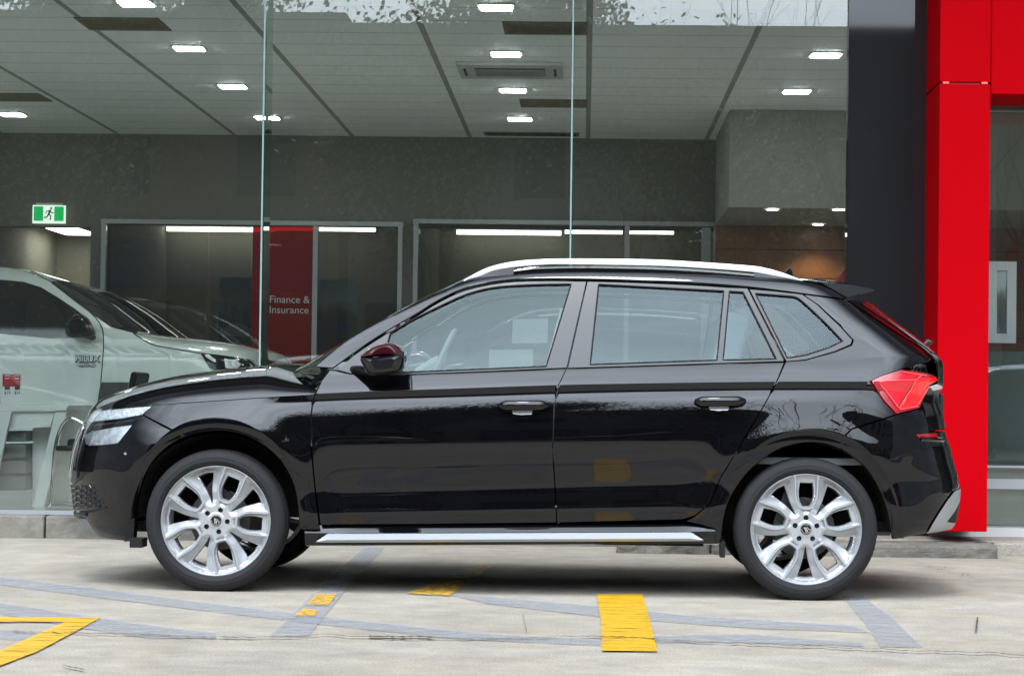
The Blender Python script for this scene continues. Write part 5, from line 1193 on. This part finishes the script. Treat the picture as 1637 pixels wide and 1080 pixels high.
ute = thing('white_pickup', 'white pickup with dark windows parked inside the showroom at the left', 'pickup', (X(265, YU+.5), YU+UH, FZ), 'white pickups lined up inside the showroom')
uwf = at_y(270, 700, YU); uwr = uwf[0]-3.08; WZU = FZ+.38
roofl = [(-230, 432), (-100, 424), (0, 427.5), (30, 431.5), (61, 441), (81, 451.5), (120, 482), (150, 504), (178, 523), (213, 532)]
fl_ = [(213, 532), (239, 548), (251, 552.5), (288, 559), (319, 564), (348, 568), (385, 573)]
arch = [(150, 815), (146, 740), (150, 680), (156, 640), (166, 616), (180, 611), (330, 611), (360, 616), (378, 650), (388, 740), (388, 800)]
warch = [(uwr_+.50*math.cos(a), WZU+.50*math.sin(a)) for uwr_ in (uwr,) for a in np.linspace(math.pi, 0, 12)]
def s_of_x(x): # inverse on the straight part
    s = np.linspace(0, U.S, 2000); return float(np.interp(x, U.P(s, .9)[:, 0], s))
q1 = U.inv(dens([(213, 533)]+fl_[1:], 10, False)); q2 = U.inv(dens([(392, 574), (410, 590)], 10, False)); arc = U.inv(dens(arch[::-1], 10, False)); rfl = U.inv(dens(roofl, 12, False))
zlow = .42
body = [tuple(q) for q in rfl]+[tuple(q) for q in q1]+[tuple(q) for q in q2]+[(U.S, q2[-1][1]), (U.S, .45), (arc[0][0], .45)]+[tuple(q) for q in arc[1:-1]]+[(arc[-1][0], zlow)]
sc0 = s_of_x(uwr); body += [(sc0+.52, zlow)]+[(sc0+.50*math.cos(a), WZU+.50*math.sin(a)) for a in np.linspace(0, math.pi, 14)]+[(sc0-.52, zlow+.1), (0, zlow+.1), (0, 1.22), (rfl[0][0], 1.22)]
winu = [(-90, 449), (0, 447), (37, 450.5), (65, 459), (92.6, 475.5), (120, 494), (144, 512.6), (153.7, 531), (152, 537.6), (141, 539.8), (74, 539.8), (0, 533), (-90, 533)]
winr = [(-215, 452), (-105, 449.5), (-105, 533), (-215, 533)]
b = MB(); U.panel(b, body, [U.inv(dens(winu, 8)), U.inv(dens(winr, 8))] if False else [], px=False, both=True, ds=.06, dz=.03, ins=0); ub = b.build('body', M_wpaint, ute)
b = MB(); U.panel(b, winu, both=True, off=.004, skirt=.006, ds=.06, dz=.04, ins=0); U.panel(b, winr, both=True, off=.004, skirt=.006, ds=.06, dz=.04, ins=0); b.build('side_window', M_tint, ute)
b = MB(); dl = U.inv(dens(crom([(60, 440), (85, 453), (111, 474), (148, 503), (163, 524), (165.5, 550), (164, 577), (161, 611)], 4), 4, False)); P_ = U.P(dl[:, 0], dl[:, 1]); b.tube([tuple(p) for p in P_], .005, 5)
hl2 = U.inv(dens([(213, 533), (239, 548.5), (251, 552.5), (288, 559), (319, 564), (385, 573)], 6, False)); P_ = U.P(hl2[:, 0], hl2[:, 1])+U.N(hl2[:, 0], hl2[:, 1])*.001; b.tube([tuple(p) for p in P_], .005, 5); b.build('panel_gap', M_gap, ub)
def loft0(name, sidepts, centrepts, m, n=24, par=ute, y0=YU+UH, c1=(.5, .7), c2=.55):
    q = U.inv(dens(sidepts, 5, False)); d = np.concatenate([[0], np.cumsum(np.hypot(*np.diff(q, axis=0).T))]); tt = np.linspace(0, d[-1], n)
    Bq = np.array([U.P(np.interp(a, d, q[:, 0]), np.interp(a, d, q[:, 1])) for a in tt]); Bq[:, 1] -= y0
    cq = np.array(centrepts); d2 = np.linspace(0, 1, len(cq)); t2 = np.linspace(0, 1, n); Cq = np.stack([np.interp(t2, d2, cq[:, 0]), 0*t2, np.interp(t2, d2, cq[:, 1])], 1)
    b = MB(); loft(b, Bq, Cq, c1=c1, c2=c2, k=16); b.v[0][:, 1] += y0; return b.build(name, m, par, auto=0)
cxz = lambda pts, Y=YU+.5: [tuple(at_y(u, v, Y)[[0, 2]]) for u, v in pts]
loft0('roof', roofl[:6], cxz([(-228, 432), (-100, 421), (0, 424), (30, 427), (70, 438), (104, 448)]), M_wpaint)
loft0('windscreen', roofl[5:], cxz([(104, 448.5), (130, 462), (165, 484), (200, 510), (228, 529), (245, 536)]), M_tint)
loft0('bonnet', [(213, 533)]+fl_[1:]+[(400, 574), (415, 590)], cxz([(240, 534), (270, 537), (317, 541), (350, 545), (385, 551), (405, 558), (418, 575), (424, 590)]), M_wpaint)
b = MB(); U.panel(b, [(320, 564), (348, 567), (386, 573), (397, 579), (402, 588), (380, 596), (352, 596), (335, 588)], both=True, off=.006, skirt=.02, ds=.03, dz=.02, ins=0); hlu = b.build('headlight', M_black, ute)
b = MB(); U.panel(b, [(358, 574), (378, 576), (384, 583), (378, 590), (360, 588)], both=True, off=.010, skirt=.004, ds=.02, dz=.02, ins=0); U.panel(b, [(327, 567), (333, 567), (345, 576), (343, 579), (330, 572)], both=True, off=.010, skirt=.004, ds=.02, dz=.02, ins=0); b.build('lamp', M_refl, hlu)
b = MB(); b.prism([(float(nose(.95))-.02, .62), (float(nose(.95))+.02, .62), (float(nose(.95))+.02, 1.16), (float(nose(.95))-.05, 1.18)], 'y', YU+.35, YU+2*UH-.35); b.build('grille', M_black, ute, smooth=False)
b = MB(); U.panel(b, [(162, 611), (330, 611), (350, 640), (330, 628), (190, 628), (176, 640), (168, 680), (164, 740), (152, 740), (154, 660)], both=True, off=.03, skirt=.05, ds=.05, dz=.03, ins=0); b.build('wheel_arch_flare', M_plastic, ute)
b = MB(); V, F = [], []
mp_ = tp(crom([(104, 520), (112, 506), (128, 502), (140, 508), (150, 528), (150, 537), (128, 540), (108, 538)], 3, True)); P0 = np.array([at_y(u, v, YU-.15)[[0, 2]] for u, v in mp_]); cc = P0.mean(0); rows = []
for t_, s_ in ((0, .6), (.1, .9), (.4, 1), (.8, .95), (1, .6)): q = cc+(P0-cc)*s_; rows.append([(p[0], YU-.22+.17*t_, p[1]) for p in q])
k = len(mp_); V = [p for r in rows for p in r]; F = [(i*k+j, i*k+(j+1) % k, (i+1)*k+(j+1) % k, (i+1)*k+j) for i in range(4) for j in range(k)]+[tuple(range(k)), tuple(4*k+j for j in range(k))[::-1]]
b.add(V, F); b.tube([(cc[0]+.03, YU-.06, cc[1]-.06), (cc[0]+.08, YU+.06, cc[1]-.08)], .03, 8); b.build('side_mirror', M_black, ute, auto=50)
M_bsh = mat('badge_shade', (.02, .02, .02), .5); M_bdg = mat('badge_silver', (.85, .87, .88), .2, .3)
q = at_y(139.8, 574.2, YU); text_mesh('HILUX', .068, FACE((q[0], YU-.002, q[2])), 'badge', M_bsh, ute, .001, bold=.006)  # dark offset copies behind the lettering paint the shading round the badge
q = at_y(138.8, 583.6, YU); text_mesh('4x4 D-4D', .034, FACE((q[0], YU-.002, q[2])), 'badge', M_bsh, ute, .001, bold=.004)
q = at_y(139.5, 573.5, YU-.0); text_mesh('HILUX', .068, FACE((q[0], YU-.004, q[2])), 'badge', M_bdg, ute, .004, bold=.001)
q = at_y(138.5, 583, YU); text_mesh('4x4 D-4D', .034, FACE((q[0], YU-.004, q[2])), 'badge', M_bdg, ute, .004, bold=.0005)
q = at_y(196, 573, YU); b = MB(); b.box((0, 0, 0), (.01, .01, .01))
# wheels of the pickup
b = MB(); b.lathe([(.20, -.09), (.22, -.12), (.30, -.13), (.365, -.11), (.38, -.07), (.38, .07), (.365, .11), (.3, .12), (.2, .1)], (0, 0, 0), 40); ut = b.build('tyre', M_tyre, None)
b = MB()
for k in range(6):
    a = k*math.pi/3; c, s = math.cos(a), math.sin(a); b.add([(-.03*s*1+.05*c, -.10, .03*c+.05*s), (.03*s+.05*c, -.10, -.03*c+.05*s), (.2*c+.045*s, -.085, .2*s-.045*c), (.2*c-.045*s, -.085, .2*s+.045*c)], [(0, 1, 2, 3)])
b.lathe([(0, -.11), (.06, -.11), (.07, -.09)], (0, 0, 0), 20); b.lathe([(.215, -.11), (.195, -.09), (.19, .05)], (0, 0, 0), 40); ur = b.build('rim', M_alloy, None)
first = True
LR[0] = None
for xx in (uwf[0]+.0, uwr):
    for sg in (-1, 1):
        w = bpy.data.objects.new('wheel', None); COL.objects.link(w); w.parent = ute; w.matrix_parent_inverse = Matrix.Translation(-ute.location); w.location = (xx, YU+UH+sg*(UH-.14), WZU); w.rotation_euler = (0, 0, 0 if sg < 0 else math.pi)
        for o in (ut, ur):
            q = o if first else o.copy()
            if not first: COL.objects.link(q)
            q.parent = w
        first = False
b = MB(); b.box(((uwf[0]+uwr)/2, YU+UH, .62), (4.6, 1.5, .25)); b.build('chassis', M_liner, ute, smooth=False)
c2 = copy_tree(ute); c2.location = (ute.location[0]-.08, ute.location[1]+2.15, ute.location[2]); c2['label'] = 'second white pickup, its dark windscreen showing just behind the first'
LR[0] = None
for ch_ in list(c2.children_recursive):
    if ch_.name.startswith('badge'): bpy.data.objects.remove(ch_)

# ---------------------------------------------------------------- parked cars (one pattern, copied)
def make_car(paint, label, cat='car', group=None):
    LR[0] = 0.0; FAR.clear()
    lx = lambda pts: (np.array([p[0] for p in pts]), np.array([p[1] for p in pts]))
    top = lx([(-2.2, .7), (-1.15, .98), (-.45, 1.42), (.1, 1.50), (.9, 1.47), (1.6, 1.30), (2.15, .98), (2.3, .9)])
    def Wc(x, z):
        T = np.maximum(np.interp(x, *top), 1.0)
        d = np.where(z < .95, -.07*np.abs((z-.66)/.45)**2.2, -.025-(z-.95)*.42-.10*np.clip((z-(T-.08))/.08, 0, 1.5)**2)
        return .88+d
    zf = lambda z: np.interp(z, [.2, .35, .55, .72, .85], [-2.08, -2.16, -2.18, -2.12, -1.95]); zrr = lambda z: np.interp(z, [.2, .4, .6, .95, 1.3], [2.05, 2.16, 2.17, 2.10, 1.75])
    S = Surf(zf, zrr, Wc, Lf=.6, Lr=.55, nf=2.4, nr=2.6, table=False)
    sx = lambda x, z: float(np.interp(x, S.P(np.linspace(0, S.S, 1500), z)[:, 0], np.linspace(0, S.S, 1500)))
    r = thing('parked_car', label, cat, (0, 0, 0), group)
    side = [(0, .72), (sx(-1.9, .78), .78), (sx(-1.5, .86), .86), (sx(-1.05, .95), .95)]+[(sx(x, z), z) for x, z in ((-.8, 1.16), (-.45, 1.40), (-.2, 1.45), (.1, 1.48), (.5, 1.48), (.9, 1.45), (1.3, 1.37), (1.62, 1.28))]+[(S.S, 1.28), (S.S, .3)]
    def ar(cx): return [(sx(cx, .4)+.37*math.cos(a), .32+.37*math.sin(a)) for a in np.linspace(0, math.pi, 14)]
    side += [(sx(1.75, .3), .25)]+[(sx(1.33, .4)+.38, .25)]+ar(1.33)[1:-1]+[(sx(1.33, .4)-.38, .24), (sx(-1.3, .4)+.38, .24)]+ar(-1.3)[1:-1]+[(sx(-1.3, .4)-.38, .25), (0, .28)]
    b = MB(); S.panel(b, side, px=False, both=True, ds=.07, dz=.035, ins=0); bd = b.build('body', paint, r)
    b = MB(); S.panel(b, [(sx(x, z), z) for x, z in ((-.78, .98), (-.42, 1.34), (-.1, 1.41), (.35, 1.42), (.30, .97))], px=False, both=True, off=.003, skirt=.004, ds=.06, dz=.05, ins=0)
    S.panel(b, [(sx(x, z), z) for x, z in ((.38, .97), (.43, 1.42), (.9, 1.39), (1.35, 1.28), (1.55, 1.10), (1.2, 1.0))], px=False, both=True, off=.003, skirt=.004, ds=.06, dz=.05, ins=0); b.build('side_window', M_tint, r)
    def lf(name, sp, cp_, m):
        Bq = np.array([S.P(sx(x, z), z) for x, z in sp]); Cq = np.array([(x, 0, z) for x, z in cp_]); b = MB(); loft(b, Bq, Cq, k=12, c1=(.6, .7), c2=.5); return b.build(name, m, r, auto=0)
    lf('bonnet', [(-2.05, .74), (-1.9, .78), (-1.5, .86), (-1.2, .92), (-1.05, .95)], [(-2.06, .76), (-1.9, .85), (-1.5, .95), (-1.25, 1.0), (-1.1, 1.01)], paint)
    lf('windscreen', [(-1.05, .95), (-.8, 1.16), (-.6, 1.3), (-.45, 1.40)], [(-1.2, .99), (-.88, 1.22), (-.65, 1.38), (-.45, 1.47)], M_tint)
    lf('roof', [(-.45, 1.40), (-.2, 1.45), (.1, 1.48), (.5, 1.48), (.9, 1.45), (1.3, 1.37), (1.62, 1.28)], [(-.45, 1.47), (-.2, 1.50), (.1, 1.53), (.5, 1.53), (.9, 1.50), (1.3, 1.44), (1.68, 1.34)], paint)
    b = MB(); S.panel(b, [(sx(1.7, 1.2)+.25, 1.25), (S.S, 1.25), (S.S, .98), (sx(1.7, 1.2)+.35, .98)], px=False, both=True, off=.004, skirt=.004, ds=.06, dz=.05, ins=0); b.build('rear_window', M_tint, r)
    b = MB(); S.panel(b, [(.45, .58), (.95, .66), (1.0, .76), (.5, .72)], px=False, both=True, off=.004, skirt=.01, ds=.04, dz=.03, ins=0); b.build('headlight', M_refl, r)
    b = MB(); S.panel(b, [(S.S-.75, .78), (S.S-.3, .80), (S.S-.3, .95), (S.S-.8, .92)], px=False, both=True, off=.004, skirt=.01, ds=.04, dz=.03, ins=0); b.build('tail_light', M_redlens, r)
    b = MB(); b.box((-1.3, 0, .4), (.8, 1.3, .25)); b.box((1.33, 0, .4), (.8, 1.3, .25)); b.box((0, 0, .3), (2.2, 1.5, .15)); b.build('underbody', M_liner, r, smooth=False)
    fst = True; LR[0] = None
    bt = MB(); bt.lathe([(.19, -.08), (.21, -.10), (.29, -.10), (.315, -.08), (.32, 0), (.315, .08), (.25, .1)], (0, 0, 0), 36); to = bt.build('tyre', M_tyre, None)
    br = MB(); br.lathe([(0, -.085), (.05, -.085), (.06, -.07), (.17, -.06), (.19, -.09), (.2, -.085)], (0, 0, 0), 30); ro = br.build('rim', M_alloy, None)
    for xx in (-1.3, 1.33):
        for sg in (-1, 1):
            w = bpy.data.objects.new('wheel', None); COL.objects.link(w); w.parent = r; w.location = (xx, sg*.76, .32); w.rotation_euler = (0, 0, 0 if sg < 0 else math.pi)
            for o in (to, ro):
                q = o if fst else o.copy()
                if not fst: COL.objects.link(q)
                q.parent = w
            fst = False
    return r
def repaint(root, old, new):
    for o in root.children_recursive:
        if o.type == 'MESH':
            for s in o.material_slots:
                if s.material == old: s.link = 'OBJECT'; s.material = new
M_p2 = mat('street_car_white', (.55, .56, .57), .25, coat=1); M_p3 = mat('street_car_maroon', (.16, .012, .016), .25, coat=1); M_p4 = mat('street_car_charcoal', (.02, .02, .022), .2, coat=1); M_p5 = mat('street_car_blue', (.03, .06, .16), .25, coat=1)
gs = 'cars parked along the far kerb'
pc1 = make_car(M_p2, 'white parked car facing the showroom, mirrored in the black car', 'car', gs); pc1.location = (-4.2, -19.5, 0)
for loc, rz, m_, lab in (((-9.6, -19.6, 0), math.pi, M_p3, 'maroon parked car mirrored in the shopfront glass'), ((1.6, -19.4, 0), 0, M_p4, 'charcoal parked car mirrored in the doors'), ((7.2, -19.5, 0), math.pi, M_p5, 'blue parked car mirrored beside the charcoal panel')):
    c = copy_tree(pc1); c.location = loc; c.rotation_euler = (0, 0, rz); c['label'] = lab; repaint(c, M_p2, m_)
# dark car third in the showroom row
c3 = copy_tree(c2); c3.location = (c2.location[0]-.14, 12.02+.42, c2.location[2]); c3.scale = (1, .45, 1); c3['label'] = 'rearmost white pickup, only a sliver of dark windscreen visible'

# ---------------------------------------------------------------- across the street (mirrored in glass and paint)
M_road = mat('asphalt', (.055, .055, .055), .85, vary=(3, .15)); rd = MB(); rd.add([(-80, -30, .006), (80, -30, .006), (80, -17, .006), (-80, -17, .006)], [(0, 1, 2, 3)]); rd = rd.build('road', M_road, None, smooth=False); rd['kind'] = 'structure'
M_brick = mat('brick_brown', (.24, .17, .13), .8, vary=(9, .3)); M_rend = mat('grey_render', (.30, .30, .285), .8, vary=(1.5, .12)); M_rend2 = mat('pale_render', (.42, .41, .38), .8, vary=(1.5, .1)); M_redf = mat('red_fascia', (.50, .01, .02), .5); M_bluef = mat('blue_fascia', (.03, .04, .20), .5)
def shop(x0, x1, h, y, wall, fasc, lab, nw):
    r = thing('shop_building', lab, 'building', ((x0+x1)/2, y, 0)); b = MB(); w = x1-x0; b.box(((x0+x1)/2, y-5, h/2), (w, 10, h)); b.box(((x0+x1)/2, y-5, h+.1), (w+.2, 10.2, .2)); b.build('wall', wall, r, smooth=False)
    if fasc: b = MB(); b.box(((x0+x1)/2, y+.1, 3.5), (w-.4, .3, 1.0)); b.build('fascia', fasc, r, smooth=False)
    for k in range(nw):
        cx_ = x0+w*(k+.5)/nw; b = MB(); b.box((cx_, y+.03, 1.6), (w/nw*.72, .1, 2.3)); b.build('shop_window', M_tint, r, smooth=False)
        if h > 6: b = MB(); b.box((cx_, y+.03, 5.6), (w/nw*.4, .1, 1.4)); b.build('window', M_tint, r, smooth=False)
shop(-30, -17, 6.2, -30.5, M_rend2, M_redf, 'pale shop with a red fascia far left across the street', 4)
shop(-16.8, -5, 8.4, -31, M_brick, M_bluef, 'brown brick shop with a blue fascia across the street', 4)
shop(-4.8, 8, 8.2, -31, M_rend, None, 'plain grey two-storey building opposite the car', 5)
shop(8.2, 26, 7.8, -30.6, M_rend2, M_redf, 'pale two-storey building opposite the red column', 6)
M_leaf = [mat('leaf_green', (.09, .13, .035), .6), mat('leaf_olive', (.13, .13, .04), .6), mat('leaf_yellow', (.42, .38, .24), .6)]
M_bark = mat('bark', (.10, .085, .07), .9, vary=(12, .3))
def tree(x, y, h, lab, leaves, seed, spread=1.0):
    rs = random.Random(seed); r = thing('street_tree', lab, 'tree', (x, y, 0), 'street trees behind the photographer'); b = MB(); tips = []
    def limb(p, d, L_, r0, dep):
        pts = [p]; rr = [r0]; q = p; dd = d.copy(); n_ = 5
        for i in range(n_):
            dd = (dd+Vector((rs.uniform(-.22, .22), rs.uniform(-.22, .22), rs.uniform(-.05, .16)))).normalized(); q = q+dd*L_/n_; pts.append(q); rr.append(r0*(1-.13*(i+1)))
            if dep >= 2: tips.append(q)
        b.tube([tuple(v) for v in pts], rr, 6 if dep else 10)
        if dep < 4:
            for k in range(rs.choice((2, 3, 3)) if dep else 4):
                i = rs.randint(2, n_); a = rs.uniform(0, 2*math.pi); sp_ = Vector((math.cos(a), math.sin(a), rs.uniform(.25, .9)))*spread; limb(pts[i], (dd*.7+sp_*.8).normalized(), L_*rs.uniform(.55, .8), rr[i]*.62, dep+1)
        else: tips.append(q)
    limb(Vector((x, y, 0)), Vector((0, 0, 1)), h*.36, h*.026, 0); b.build('trunk', M_bark, r)
    if leaves:
        lv = MB(); V = []; F = []; MI = []
        for i in range(leaves):
            c = rs.choice(tips)+Vector((rs.gauss(0, .42), rs.gauss(0, .42), rs.gauss(0, .36))); s = rs.uniform(.03, .07); u = Vector((rs.gauss(0, 1), rs.gauss(0, 1), rs.gauss(0, 1))).normalized(); w = u.orthogonal().normalized(); u2 = u.cross(w)
            k = len(V); V += [tuple(c+w*s), tuple(c+u2*s*.6), tuple(c-w*s), tuple(c-u2*s*.6)]; F.append((k, k+1, k+2, k+3)); MI.append(rs.choice((0, 0, 1, 1, 2)))
        lv.v.append(np.array(V)); lv.n.append(np.zeros((len(V), 3))); lv.f = F; lv.mi = MI; lv.c = len(V); lv.build('crown', M_leaf, r, smooth=False)
tree(-7.5, -20.5, 10.5, 'leafy street tree left of the camera, mirrored in the upper left glass', 48000, 3)
tree(-2.2, -21.5, 10.0, 'leafy street tree behind the camera, mirrored in the middle glass', 42000, 11)
tree(1.2, -20.5, 9.0, 'thin yellowing street tree mirrored beside the second glass joint', 16000, 5)
tree(4.25, -16.0, 9.5, 'bare street tree mirrored in the charcoal panel', 0, 21, .8)
tree(-13, -21, 9.0, 'far left leafy street tree', 22000, 8)
tree(3.0, -28.5, 11.5, 'bare tree rising above the roofline, mirrored at the upper right, leftmost of three', 0, 31, .7)
tree(5.4, -28.0, 12.5, 'tallest bare tree rising above the roofline, mirrored at the upper right', 0, 32, .7)
tree(8.2, -28.8, 11.0, 'bare tree rising above the roofline behind the charcoal panel reflection', 0, 33, .7)
r = thing('street_lamp', 'slim street lamp mirrored in the rear quarter panel', 'street lamp', (6.6, -21.5, 0)); b = MB(); b.tube([(6.6, -21.5, 0), (6.6, -21.5, 6.6)], [.09, .05], 8); b.tube([(6.6, -21.5, 6.5), (5.8, -21.5, 6.9)], .03, 6); b.build('pole', M_alu, r); b = MB(); b.box((5.5, -21.5, 6.9), (.6, .25, .1)); b.build('lantern', M_plastic, r, smooth=False)
